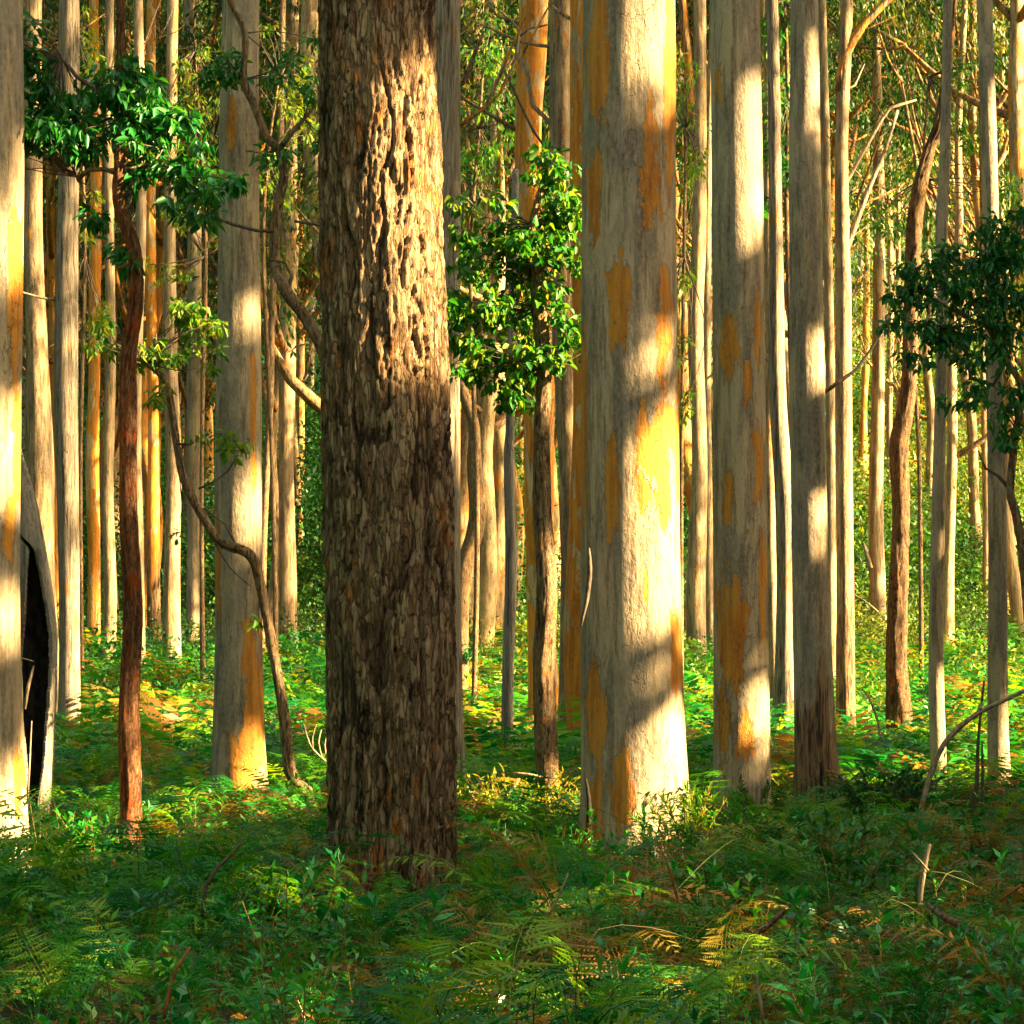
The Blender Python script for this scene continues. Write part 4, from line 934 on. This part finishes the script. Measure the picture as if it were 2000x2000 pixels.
# ------------------------------------------------------------------ undergrowth of the slope
def undergrowth():
    mb = MB()
    def band(ya, yb, n, rmin, rmax, leaves, L):
        Y = np.sqrt(RG.uniform(ya * ya, yb * yb, n)); X = RG.uniform(-.235, .235, n) * Y
        Z = ground(X, Y)
        rg = fbm(X * .06 + 3, Y * .05, seed=90, oct=3)
        for k in range(n):
            r = random.uniform(rmin, rmax)
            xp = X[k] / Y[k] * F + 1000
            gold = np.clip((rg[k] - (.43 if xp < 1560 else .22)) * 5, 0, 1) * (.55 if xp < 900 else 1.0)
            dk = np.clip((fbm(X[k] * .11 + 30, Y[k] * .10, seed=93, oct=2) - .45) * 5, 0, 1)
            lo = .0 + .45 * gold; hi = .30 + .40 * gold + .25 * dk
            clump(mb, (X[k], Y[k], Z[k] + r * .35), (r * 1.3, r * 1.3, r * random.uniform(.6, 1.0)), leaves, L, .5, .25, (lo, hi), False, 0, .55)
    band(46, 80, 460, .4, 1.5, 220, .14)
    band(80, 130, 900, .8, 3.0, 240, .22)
    def tall(n, xa, xb, ya, yb, ra, rb, leaves, L, lo=.0, hs=(.32, .4, .62)):
        for k in range(n):
            Y_ = random.uniform(ya, yb); X_ = (random.uniform(xa, xb) - 1000) / F * Y_; rr = random.uniform(ra, rb); z_ = float(ground(X_, Y_))
            for q in range(3):
                o_ = RG.normal(size=3) * rr * .55
                clump(mb, (X_ + o_[0], Y_ + o_[1], z_ + rr * .9 + o_[2]), (rr * .8, rr * .8, rr * .75), leaves, L, .5, .3, (lo, random.choice(hs)), False, 0, .5)
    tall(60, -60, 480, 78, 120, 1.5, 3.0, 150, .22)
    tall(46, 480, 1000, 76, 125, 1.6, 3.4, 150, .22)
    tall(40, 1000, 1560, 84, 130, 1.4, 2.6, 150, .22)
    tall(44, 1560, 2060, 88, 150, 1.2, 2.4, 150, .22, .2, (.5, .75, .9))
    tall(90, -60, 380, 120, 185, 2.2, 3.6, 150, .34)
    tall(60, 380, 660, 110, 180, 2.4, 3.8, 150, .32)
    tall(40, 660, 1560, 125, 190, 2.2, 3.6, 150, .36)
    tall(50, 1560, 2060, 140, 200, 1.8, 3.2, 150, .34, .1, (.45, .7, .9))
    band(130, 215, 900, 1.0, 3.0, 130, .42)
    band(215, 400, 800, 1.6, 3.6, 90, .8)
    return mb.build('hillside_undergrowth', [M_UND])
tag(link('hillside_undergrowth', undergrowth()), 'thick green and golden undergrowth covering the rising slope behind the trunks', 'undergrowth', kind='stuff')

# small leafy herbs and seedlings among the ferns
def herb_proto():
    C = []; D = []; L = []; mbh = MB()
    for q in range(random.randint(1, 4)):
        az = random.random() * 6.28; h = random.uniform(.18, .55); sp = random.uniform(.02, .22)
        e = np.array([math.cos(az) * sp, math.sin(az) * sp, h]); n = random.randint(9, 20); ll = random.uniform(.045, .085)
        mbh.add(*tube([(0, 0, 0, .0035), np.append(e * .5 + np.array([0, 0, .03]), .003), np.append(e, .0015)], 3, .2, 0, 0, False), .95)
        for k in range(n):
            t = random.uniform(.35, 1) ** .7; a = k * 2.4 + random.random()
            C.append(e * t); D.append(np.array([math.cos(a), math.sin(a), random.uniform(-.2, .9) + (.8 if t > .93 else 0)])); L.append(ll * random.uniform(.6, 1.2))
    C = np.array(C); n = len(C)
    V, Q, k = leaf_quads(C, np.array(D), np.tile([0, 0, 1.], (n, 1)) + RG.normal(size=(n, 3)) * .3, np.array(L), np.array(L) * RG.uniform(.22, .5), .2)
    mbh.add(V, [Q], np.repeat(RG.uniform(-.15, .2, n), k))
    V = np.concatenate(mbh.V); return V, np.concatenate(mbh.P[4]), np.concatenate(mbh.A)
HB = [herb_proto() for _ in range(14)]
def herbs():
    P = fern_points(6.2, 24, 15)
    P = P[fbm(P[:, 0] * .9, P[:, 1] * .6, seed=101, oct=3) > .40]
    V, Q, A = scatter(HB, P, RG.uniform(.6, 1.35, len(P)), RG.uniform(.1, .62, len(P)), .2)
    return mesh('leafy_herbs', V, [Q], M_HERB, {'tint': A})
tag(link('leafy_herbs', herbs()), 'small bright green leafy herbs and seedlings growing through the bracken', 'herbs', kind='stuff')

# tangled thin stems over the bracken
def tangle():
    mb = MB()
    for k in range(420):
        Y = random.uniform(7, 24); X = random.uniform(-.22, .24) * Y
        if random.random() < .45: Y = random.uniform(11, 20); X = random.uniform(.05, .21) * Y
        z = float(ground(X, Y)) + random.uniform(.15, .5); L = random.uniform(.3, 1.1); az = random.random() * 6.28; up = random.uniform(-.2, .9)
        p = np.array([X, Y, z]); d = np.array([math.cos(az), math.sin(az), up]); s = np.array([-math.sin(az), math.cos(az), 0]) * random.uniform(-.4, .4)
        r = random.uniform(.0012, .0026)
        mb.add(*tube([np.append(p, r), np.append(p + d * L * .4 + s * L * .3, r * .9), np.append(p + d * L * .75 + s * L * .8 - np.array([0, 0, .1 * L]), r * .7), np.append(p + d * L * .9 + s * L * 1.2 - np.array([0, 0, .35 * L]), r * .4)], 3, .12, 0, 0, False), random.random())
    return mb.build('stem_tangle', [M_TANG], True)
tag(link('stem_tangle', tangle()), 'thin yellowish stems and vines tangled over the bracken', 'stems', kind='stuff')

def litter():
    n = 9000
    Y = np.sqrt(RG.uniform(36, 20 * 20, n)); X = RG.uniform(-.235, .235, n) * Y
    P = np.stack([X, Y, ground(X, Y) + RG.uniform(.0, .22, n)], -1)
    D = unit(RG.normal(size=(n, 3)) * np.array([1, 1, .45])); N = unit(RG.normal(size=(n, 3)) * .5 + np.array([0, 0, 1.]))
    L = RG.uniform(.04, .11, n)
    V, Q, k = leaf_quads(P, D, N, L, L * .35, .3)
    return mesh('leaf_litter', V, [Q], M_FERN, {'tint': np.repeat(RG.uniform(.80, 1.0, n), k)})
tag(link('leaf_litter', litter()), 'brown fallen leaves lying between the ferns', 'litter', kind='stuff')

# ------------------------------------------------------------------ single plants and sticks one can pick out
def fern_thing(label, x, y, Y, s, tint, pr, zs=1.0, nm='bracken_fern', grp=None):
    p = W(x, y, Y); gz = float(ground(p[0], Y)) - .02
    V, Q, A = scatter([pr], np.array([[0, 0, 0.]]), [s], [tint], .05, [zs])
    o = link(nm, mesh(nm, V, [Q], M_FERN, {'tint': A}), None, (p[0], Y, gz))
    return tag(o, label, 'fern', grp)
BIG = [fern_proto(0, 26, 5) for _ in range(4)]
fern_thing('large blue-green fern with arching feathery fronds, lowest left of centre', 640, 1900, 8.3, 1.0, .10, BIG[0], .9)
fern_thing('dark fern fronds fanning up at the bottom edge under the dark flaky trunk', 560, 1990, 7.4, .85, .12, BIG[1], .8)
fern_thing('fresh green fern fanning at the bottom edge right of centre', 1420, 1990, 7.6, .8, .25, BIG[2], .8)
fern_thing('domed fern catching the sun left of the dark flaky trunk', 440, 1600, 23.5, 1.15, .55, PR0[0], .95)  # ferns in sun patches: yellower tint puts sunlight into the leaf colour
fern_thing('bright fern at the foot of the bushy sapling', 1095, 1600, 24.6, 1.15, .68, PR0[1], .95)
fern_thing('yellow lit fern just right of the massive flaky trunk', 915, 1600, 23.6, 1.1, .68, PR0[5], .95)  # tint raised toward yellow to paint the sun patch here
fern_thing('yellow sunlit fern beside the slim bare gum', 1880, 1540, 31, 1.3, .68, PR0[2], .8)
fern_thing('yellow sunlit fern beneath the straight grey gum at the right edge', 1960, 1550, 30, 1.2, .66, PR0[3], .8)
fern_thing('bluish fern between the near bracken and the left edge karri', 300, 1740, 13.5, .95, .08, PR0[4], .85)
fern_thing('rusty dead fern hanging in the right foreground', 1930, 1880, 9.2, .75, .92, BIG[3], .7)
fern_thing('green feather fern lying across lower right foreground', 1820, 1830, 10.2, .8, .2, BIG[0], .7)

def leafy_shrub(label, x, Y, h, stems, n, L, mat, tint, spread=.35, wl=.22):
    p = W(x, 1500, Y); gz = float(ground(p[0], Y)) - .02
    root = empty('shrub', (p[0], Y, gz), label, 'shrub')
    st = MB(); lf = MB()
    for k in range(stems):
        az = random.random() * 6.28; sp = spread * random.uniform(.3, 1)
        e = np.array([math.cos(az) * sp, math.sin(az) * sp, h * random.uniform(.65, 1.05)])
        m_ = e * .5 + np.array([0, 0, .12 * h])
        st.add(*tube([(0, 0, 0, .007), np.append(m_, .005), np.append(e, .002)], 4, .12, 0, 0), .5)
        for q in range(n):
            t = random.uniform(.25, 1.0); c = (2 * t * (1 - t)) * m_ + t * t * e
            d = rvec(1)[0] * .9 + np.array([0, 0, .5]); V, Q, kk = leaf_quads(c[None], d[None], rvec(1) * .6 + np.array([[0, 0, 1.]]), [L * random.uniform(.6, 1.2)], [L * wl], .2, True)
            lf.add(V, [Q], random.uniform(*tint))
    link('stems', st.build('stems', [M_ORTW]), root); link('foliage', lf.build('foliage', [mat]), root)
leafy_shrub('narrow-leaved green shrub mounded at the right foot of the huge karri', 1345, 20.2, .85, 26, 26, .10, M_LEAFY, (.05, .7), .6)
leafy_shrub('leggy shrub with bluish leaves before the black-footed karri', 1655, 17.2, .78, 18, 16, .11, M_LEAFD, (.2, .7), .55, .35)
leafy_shrub('sprawling green shrub in front of the second karri', 1520, 19.2, .72, 22, 22, .09, M_LEAF, (.05, .5), .7)
leafy_shrub('blackish low bush under the leaning dead branch', 1720, 27, .75, 60, 26, .08, M_LEAFD, (0, .2), .75, .45)
leafy_shrub('small eucalypt seedling with blue leaves before the flaky trunk', 782, 14.6, .62, 3, 9, .09, M_LEAFD, (.3, .6), .12, .4)
leafy_shrub('sunny shrub tangled in dead twigs between the two biggest trunks', 1000, 24.0, .85, 60, 26, .085, M_LEAFY, (.45, .95), .95, .3)  # yellowed leaf tint paints part of the sun on this shrub
leafy_shrub('spiky pale green shrub in the right centre foreground', 1350, 13.5, .55, 12, 18, .08, M_LEAF, (.2, .6), .3, .2)
leafy_shrub('bushy green shrub left of the black-footed karri foot', 1480, 26.5, .62, 24, 22, .08, M_LEAF, (.1, .6), .5, .3)

def stick(name, label, Y, pts, mat, cat='branch', dy=0.0, extra=()):
    w0 = W(*pts[0][:2], Y)
    mb = MB()
    for path in [pts] + list(extra):
        rows = [np.append(W(x, y, Y + dy * k) - w0, q * .5 / F * Y) for k, (x, y, q) in enumerate(path)]
        mb.add(*tube(rows, 8, .08, .18, int(pts[0][0]) % 50), .5)
    return tag(link(name, mb.build(name, [mat], True), None, w0), label, cat)
stick('leaning_branch', 'grey bare branch leaning up out of the ferns to the right edge', 24, [(1786, 1660, 10), (1793, 1608, 10), (1818, 1510, 11), (1851, 1445, 11), (1909, 1394, 10), (2010, 1345, 8), (2060, 1325, 7)], M_DEAD, extra=[[(1909, 1394, 7), (1915, 1380, 8), (1920, 1372, 4)]])
stick('dead_branch', 'thin dark dead stem standing before the straight grey gum', 27, [(1900, 1600, 7), (1908, 1520, 8), (1911, 1440, 6), (1922, 1330, 4)], M_TWIG, extra=[[(1918, 1590, 5), (1919, 1500, 6), (1918, 1450, 3)]])
stick('dead_stick', 'upright broken pale stick poking from the right foreground', 14.5, [(1796, 1800, 9), (1798, 1750, 10), (1806, 1690, 10), (1816, 1648, 8)], M_DEAD)
stick('dead_stick', 'short pale stick crossing the upright broken stick', 14.4, [(1779, 1662, 3), (1796, 1680, 4), (1813, 1700, 4)], M_DEAD)
stick('fallen_branch', 'brown peeling branch fallen through the ferns at the right', 12.5, [(1810, 1765, 10), (1850, 1795, 15), (1890, 1815, 16), (1925, 1842, 11), (1960, 1870, 6)], M_BROWN, dy=-.15)
stick('fallen_branch', 'dark bent fallen branch in the rusty hollow right of centre', 12.0, [(1445, 1790, 6), (1460, 1822, 12), (1472, 1826, 12), (1500, 1808, 12), (1530, 1780, 10), (1545, 1765, 5)], M_BROWN)
stick('dead_twig', 'long thin tan twig rising out of the central bracken', 12.8, [(1010, 1890, 7), (1040, 1840, 6), (1070, 1790, 5), (1092, 1750, 5), (1110, 1705, 3)], M_DEAD)
stick('dead_twig', 'red-brown stick leaning through the bracken below the huge karri', 15.5, [(1092, 1770, 6), (1120, 1738, 12), (1140, 1722, 11), (1160, 1700, 5)], M_ORTW)
stick('dead_twig', 'orange upright twig in the spiky shrub below the karri', 13.2, [(1338, 1820, 5), (1322, 1750, 5), (1308, 1700, 5), (1297, 1670, 2)], M_ORTW)
stick('dead_twig', 'dark twig leaning before the huge karri base', 15.5, [(1228, 1808, 5), (1200, 1768, 6), (1166, 1738, 4)], M_TWIG)
stick('dead_twig', 'crooked grey branching twig at the bottom centre', 9.2, [(935, 1990, 12), (960, 1950, 10), (978, 1930, 8), (1005, 1900, 6), (1020, 1870, 4)], M_DEAD, extra=[[(978, 1930, 6), (972, 1905, 5), (974, 1880, 3)], [(1005, 1900, 4), (1030, 1915, 3), (1040, 1950, 2)]])
stick('dead_twig', 'pale stalk with a drooping dead leaf at the bottom right', 8.8, [(1492, 2010, 6), (1486, 1960, 7), (1478, 1915, 5), (1480, 1900, 4)], M_DEAD)
stick('dead_twig', 'dark curved stem rising from bracken at the left', 12.5, [(395, 1790, 7), (402, 1730, 8), (420, 1700, 8), (455, 1665, 5), (478, 1638, 3)], M_TWIG)
stick('dead_twig', 'red stem leaning in the lower left bracken', 9.5, [(320, 1990, 8), (332, 1930, 8), (345, 1890, 7), (372, 1850, 4)], M_ORTW)
stick('dead_twig', 'short orange stick at the right edge foreground', 12.5, [(1952, 1760, 5), (1975, 1742, 7), (1996, 1728, 6)], M_ORTW)
stick('dead_twig', 'bare pale antler-shaped twig left of the dark flaky trunk', 24, [(640, 1490, 5), (612, 1465, 4), (600, 1440, 4), (592, 1410, 2)], M_DEAD, extra=[[(630, 1482, 3), (622, 1450, 3), (628, 1425, 2)], [(612, 1465, 3), (610, 1440, 3), (618, 1415, 2)], [(640, 1490, 3), (634, 1455, 3), (640, 1430, 2)]])
stick('dead_twig', 'pale antler-shaped dead branch in the sunny shrub, middle', 24.6, [(880, 1560, 12), (920, 1550, 10), (950, 1555, 7), (975, 1590, 4)], M_DEAD, extra=[[(920, 1550, 7), (935, 1575, 6), (945, 1595, 4)], [(985, 1560, 7), (1005, 1535, 8), (1015, 1520, 4)], [(985, 1570, 6), (978, 1585, 5), (970, 1600, 3)], [(1000, 1510, 5), (1030, 1512, 5), (1060, 1518, 4)]])
stick('dead_twig', 'thin bare twig rising before the stringy gums at right', 33, [(1722, 1450, 5), (1712, 1400, 5), (1695, 1360, 4), (1683, 1345, 2)], M_DEAD)
stick('fallen_branch', 'grey dead branch lying on the far right slope', 60, [(1665, 1160, 4), (1690, 1175, 4), (1715, 1195, 3)], M_DEAD)
stick('fallen_branch', 'broken pale stub pointing up on the slope at right', 62, [(1700, 1110, 10), (1692, 1080, 8), (1686, 1060, 4)], M_DEAD)
stick('charred_stump', 'thin blackened stump with white tip before the black-footed karri', 24, [(1606, 1590, 8), (1605, 1540, 8), (1604, 1500, 7), (1602, 1488, 5)], M_CHAR, 'stump')
stick('bark_strip', 'loose dark strip of bark hanging at left foot of huge karri', 21.0, [(1142, 1680, 8), (1150, 1620, 12), (1150, 1560, 9), (1144, 1520, 4)], M_CHAR, 'bark')
stick('bark_strip', 'peeling brown strip of bark on left flank of huge karri', 21.05, [(1134, 1225, 3), (1146, 1170, 9), (1152, 1110, 9), (1150, 1070, 4)], M_TWIG, 'bark')

# ------------------------------------------------------------------ light
ELEV = math.radians(25.0); AZ = math.radians(12.0)           # sun low, from the right and a little behind the viewer
SUN = np.array([math.cos(AZ) * math.cos(ELEV), -math.sin(AZ) * math.cos(ELEV), math.sin(ELEV)])
UV = np.array([math.sin(AZ), math.cos(AZ), 0]); VV = np.cross(SUN, UV); VV = VV if VV[2] > 0 else -VV

# Unseen wood added outside the view to shade it, gaps cut for sun patches.
def wood():
    gaps = []
    def gap(x, y, Y, ru, rv):
        p = W(x, y, Y); gaps.append((p @ UV, p @ VV, ru, rv))
    gap(790, 270, 16.5, .6, .65); gap(800, 440, 16.6, .55, .75); gap(810, 640, 16.6, .5, .6)
    gap(1290, 40, 21.2, .6, .75); gap(1290, 940, 21.2, .55, .78); gap(1300, 1490, 21.2, .7, .55); gap(1300, 650, 21.2, .4, .22)
    gap(1470, 300, 26.7, .55, 1.0); gap(1600, 690, 29.2, .5, .55); gap(1595, 1010, 29.2, .5, .5); gap(1585, 160, 29.2, .5, .8); gap(1480, 1400, 26.8, .4, .55)
    gap(490, 990, 29.7, .5, .60); gap(500, 1500, 29.7, .7, .55); gap(480, 600, 29.7, .5, .25)
    gap(262, 1560, 20.9, .6, .62); gap(266, 1330, 20.9, .35, .3); gap(262, 900, 20.9, .3, .2)
    gap(20, 1580, 20.4, .7, .62); gap(25, 860, 20.4, .7, .55); gap(20, 1180, 20.4, .6, .3); gap(20, 450, 20.4, .6, .5); gap(100, 1430, 25.2, .5, .7)
    gap(1075, 1180, 25.6, .5, 1.0); gap(1060, 430, 25.6, 1.2, 1.0); gap(1040, 680, 25.6, 1.1, .7)
    gap(1000, 1550, 24.2, 2.0, .62); gap(1350, 1570, 20.4, 1.0, .36); gap(450, 1560, 23.5, 1.8, .65); gap(1890, 1500, 31, 2.6, .65); gap(90, 1670, 22, 1.6, .5)
    gap(1840, 1400, 30.8, .6, .8); gap(1940, 300, 29.8, .6, .9); gap(1833, 1050, 30.8, .3, .3); gap(590, 1520, 25, .4, .35); gap(300, 330, 21, .7, .35); gap(350, 640, 25, .8, .5); gap(200, 250, 21, .8, .35); gap(2000, 1450, 30, .6, .3)
    gap(1450, 1800, 11, .6, .26); gap(1700, 1850, 10, .6, .24); gap(900, 1820, 11, .5, .22); gap(300, 1780, 11.5, .6, .24); gap(1250, 1700, 14, .8, .26); gap(1800, 1690, 14, .8, .3); gap(600, 1700, 15, .7, .25)
    gp = np.array(gaps)
    LF = MB()
    def row(u0, u1, lai, r_clump, size, hole):
        """crown foliage between two sun-plane columns"""
        y0 = (u0 - 12 * UV[0]) / UV[1]; y1 = (u1 - 12 * UV[0]) / UV[1]
        base = lambda y: .235 * np.maximum(y, 0) + 8.0
        ya, yb = y0 - 6, y1 + 2
        area = (yb - ya) * 30
        n = int(area * lai / (size * size * .33))
        per = 60
        m_ = max(4, n // per)
        cy = RG.uniform(ya, yb, m_); cx = base(cy) + RG.uniform(.5, 9, m_); hz = RG.uniform(0, 1, m_)
        cz = ground(cx, cy) + .4 + hz * (np.interp(cy, [-5, 3, 9, 14], [6, 8, 18, 22]) + .30 * np.maximum(cy, 0))
        keep = (fbm(cy * .22, cz * .22, seed=51, oct=3) > hole)
        C = np.stack([cx, cy, cz], -1)[keep]
        k = len(C)
        P = (C[:, None] + RG.normal(size=(k, per, 3)) * r_clump * np.array([1, 1, .7])).reshape(-1, 3)
        P = P[P[:, 2] > ground(P[:, 0], P[:, 1]) + .15]
        P = P[P[:, 0] > .225 * np.maximum(P[:, 1], 0) + 2.6]
        u = P @ UV; v = P @ VV
        ok = np.ones(len(P), bool)
        edge = 1 + .35 * (fbm(u * 2.2, v * 2.2, seed=61, oct=3) - .5) * 2
        for (a, b, ru, rv) in gp: ok &= (((u - a) / ru) ** 2 + ((v - b) / rv) ** 2) > edge
        P = P[ok]; q = len(P)
        L = size * RG.uniform(.7, 1.3, q)
        V, Q, kk = leaf_quads(P, unit(rvec(q) + np.array([0, 0, -.5])), rvec(q), L, L * .5, .2)
        LF.add(V, [Q], np.repeat(RG.uniform(.05, .8, q), kk))
    row(0, 33, 15, .9, .42, .0)
    row(33, 58, 5.5, 1.1, .5, .49)
    row(58, 170, 3.2, 1.5, .75, .49)
    def stand(n, fx, fy, h0, h1, size, per=50, rc=1.1):
        """unseen crowns added behind and left of the viewer to cut sky light"""
        t = RG.random(n); cx = fx(t) + RG.normal(size=n) * 2; cy = fy(t) + RG.normal(size=n) * 2
        cz = ground(cx, cy) + h0 + RG.random(n) * (h1 - h0)
        P = (np.stack([cx, cy, cz], -1)[:, None] + RG.normal(size=(n, per, 3)) * rc * np.array([1, 1, .7])).reshape(-1, 3)
        P = P[(P[:, 2] > ground(P[:, 0], P[:, 1]) + .2) & ((P[:, 1] < -4) | (np.abs(P[:, 0]) > .225 * np.maximum(P[:, 1], 0) + 2.6))]
        u = P @ UV; v = P @ VV; ok = np.ones(len(P), bool)
        for (a, b, ru, rv) in gp: ok &= (((u - a) / ru) ** 2 + ((v - b) / rv) ** 2 > 1) | (P[:, 0] < -2)
        P = P[ok]; q = len(P); L = size * RG.uniform(.7, 1.3, q)
        V, Q, kk = leaf_quads(P, unit(rvec(q) + np.array([0, 0, -.5])), rvec(q), L, L * .5, .2)
        LF.add(V, [Q], np.repeat(RG.uniform(.05, .8, q), kk))
    stand(600, lambda t: -24 + 50 * t, lambda t: -12 + 0 * t, .5, 12, .55)
    stand(1400, lambda t: -(.235 * np.maximum(-10 + 130 * t, 0) + 9), lambda t: -10 + 130 * t, .5, 26, .6)
    for k in range(14):
        x, y = (-26 + 4 * k, -11 + random.uniform(-2, 2)) if k < 7 else (-(.235 * (k - 7) * 14 + 9), (k - 7) * 14.0)
        z = float(ground(x, y)) - .1
        LF.add(*tube([(x, y, z, .24), (x + random.uniform(-.3, .3), y, z + 9, .18), (x + random.uniform(-.5, .5), y, z + 20, .08)], 10, 1.2, .06, k), .3, 1)
    for k in range(26):
        y = -8 + k * 6.2; x = .235 * max(y, 0) + 5.5 + random.uniform(1, 8)
        # stems that would stand in one of the sun gaps are left out
        u = np.array([x, y, 0]) @ UV
        if u < 34 and np.any(np.abs(gp[:, 0] - u) < gp[:, 2] + .3): continue
        z = float(ground(x, y)) - .1; h = 15 + .26 * max(y, 0)
        LF.add(*tube([(x, y, z, .24), (x + random.uniform(-.3, .3), y, z + h * .5, .18), (x + random.uniform(-.5, .5), y, z + h, .08)], 10, 1.2, .06, k), .3, 1)
    return LF.build('shading_wood', [M_LEAF, M_FIB])
tag(link('shading_wood', wood()), 'unseen leafy wood added beyond the picture edges to shape the light', 'wood', kind='stuff')

world = bpy.data.worlds.new('World'); SC.world = world; world.use_nodes = True
wt = world.node_tree
bg = wt.nodes['Background']; sky = wt.nodes.new('ShaderNodeTexSky'); sky.sky_type = 'NISHITA'; sky.sun_disc = False
sky.sun_elevation = ELEV; sky.sun_rotation = math.atan2(SUN[0], SUN[1]); sky.dust_density = 8.0; sky.ozone_density = .0; sky.air_density = 1.0
tn = wt.nodes.new('ShaderNodeMix'); tn.data_type = 'RGBA'; tn.blend_type = 'MULTIPLY'; tn.inputs[0].default_value = 1; tn.inputs[7].default_value = (1, .93, .78, 1)
wt.links.new(sky.outputs[0], tn.inputs[6]); wt.links.new(tn.outputs[2], bg.inputs[0]); bg.inputs[1].default_value = .072
sl = bpy.data.lights.new('sun', 'SUN'); sl.energy = 5.0; sl.angle = math.radians(.9); sl.color = (1.0, .73, .37)
so = bpy.data.objects.new('sun', sl); COL.objects.link(so)
from mathutils import Vector
so.rotation_euler = Vector(-SUN).to_track_quat('-Z', 'Y').to_euler(); so.location = (30, -20, 40)

cam = bpy.data.cameras.new('camera'); co = bpy.data.objects.new('camera', cam); COL.objects.link(co)
co.location = (0, 0, CZ); co.rotation_euler = (math.radians(90), 0, 0)
cam.sensor_width = 36; cam.lens = 36 * F / 2000; cam.shift_y = (HY - 1000) / 2000; cam.clip_end = 3000; cam.clip_start = .1
cam.dof.use_dof = False; cam.dof.focus_distance = 20; cam.dof.aperture_fstop = 14
SC.camera = co
SC.view_settings.view_transform = 'Standard'; SC.view_settings.look = 'None'; SC.view_settings.gamma = 1; SC.view_settings.exposure = 3.65
SC.render.engine = 'CYCLES'
cy = SC.cycles
cy.max_bounces = 6; cy.diffuse_bounces = 3; cy.glossy_bounces = 2; cy.transmission_bounces = 4; cy.transparent_max_bounces = 4
cy.use_denoising = True; cy.denoising_prefilter = 'ACCURATE'; cy.denoiser = 'OPENIMAGEDENOISE'
cy.caustics_reflective = False; cy.caustics_refractive = False
cy.sample_clamp_indirect = 6
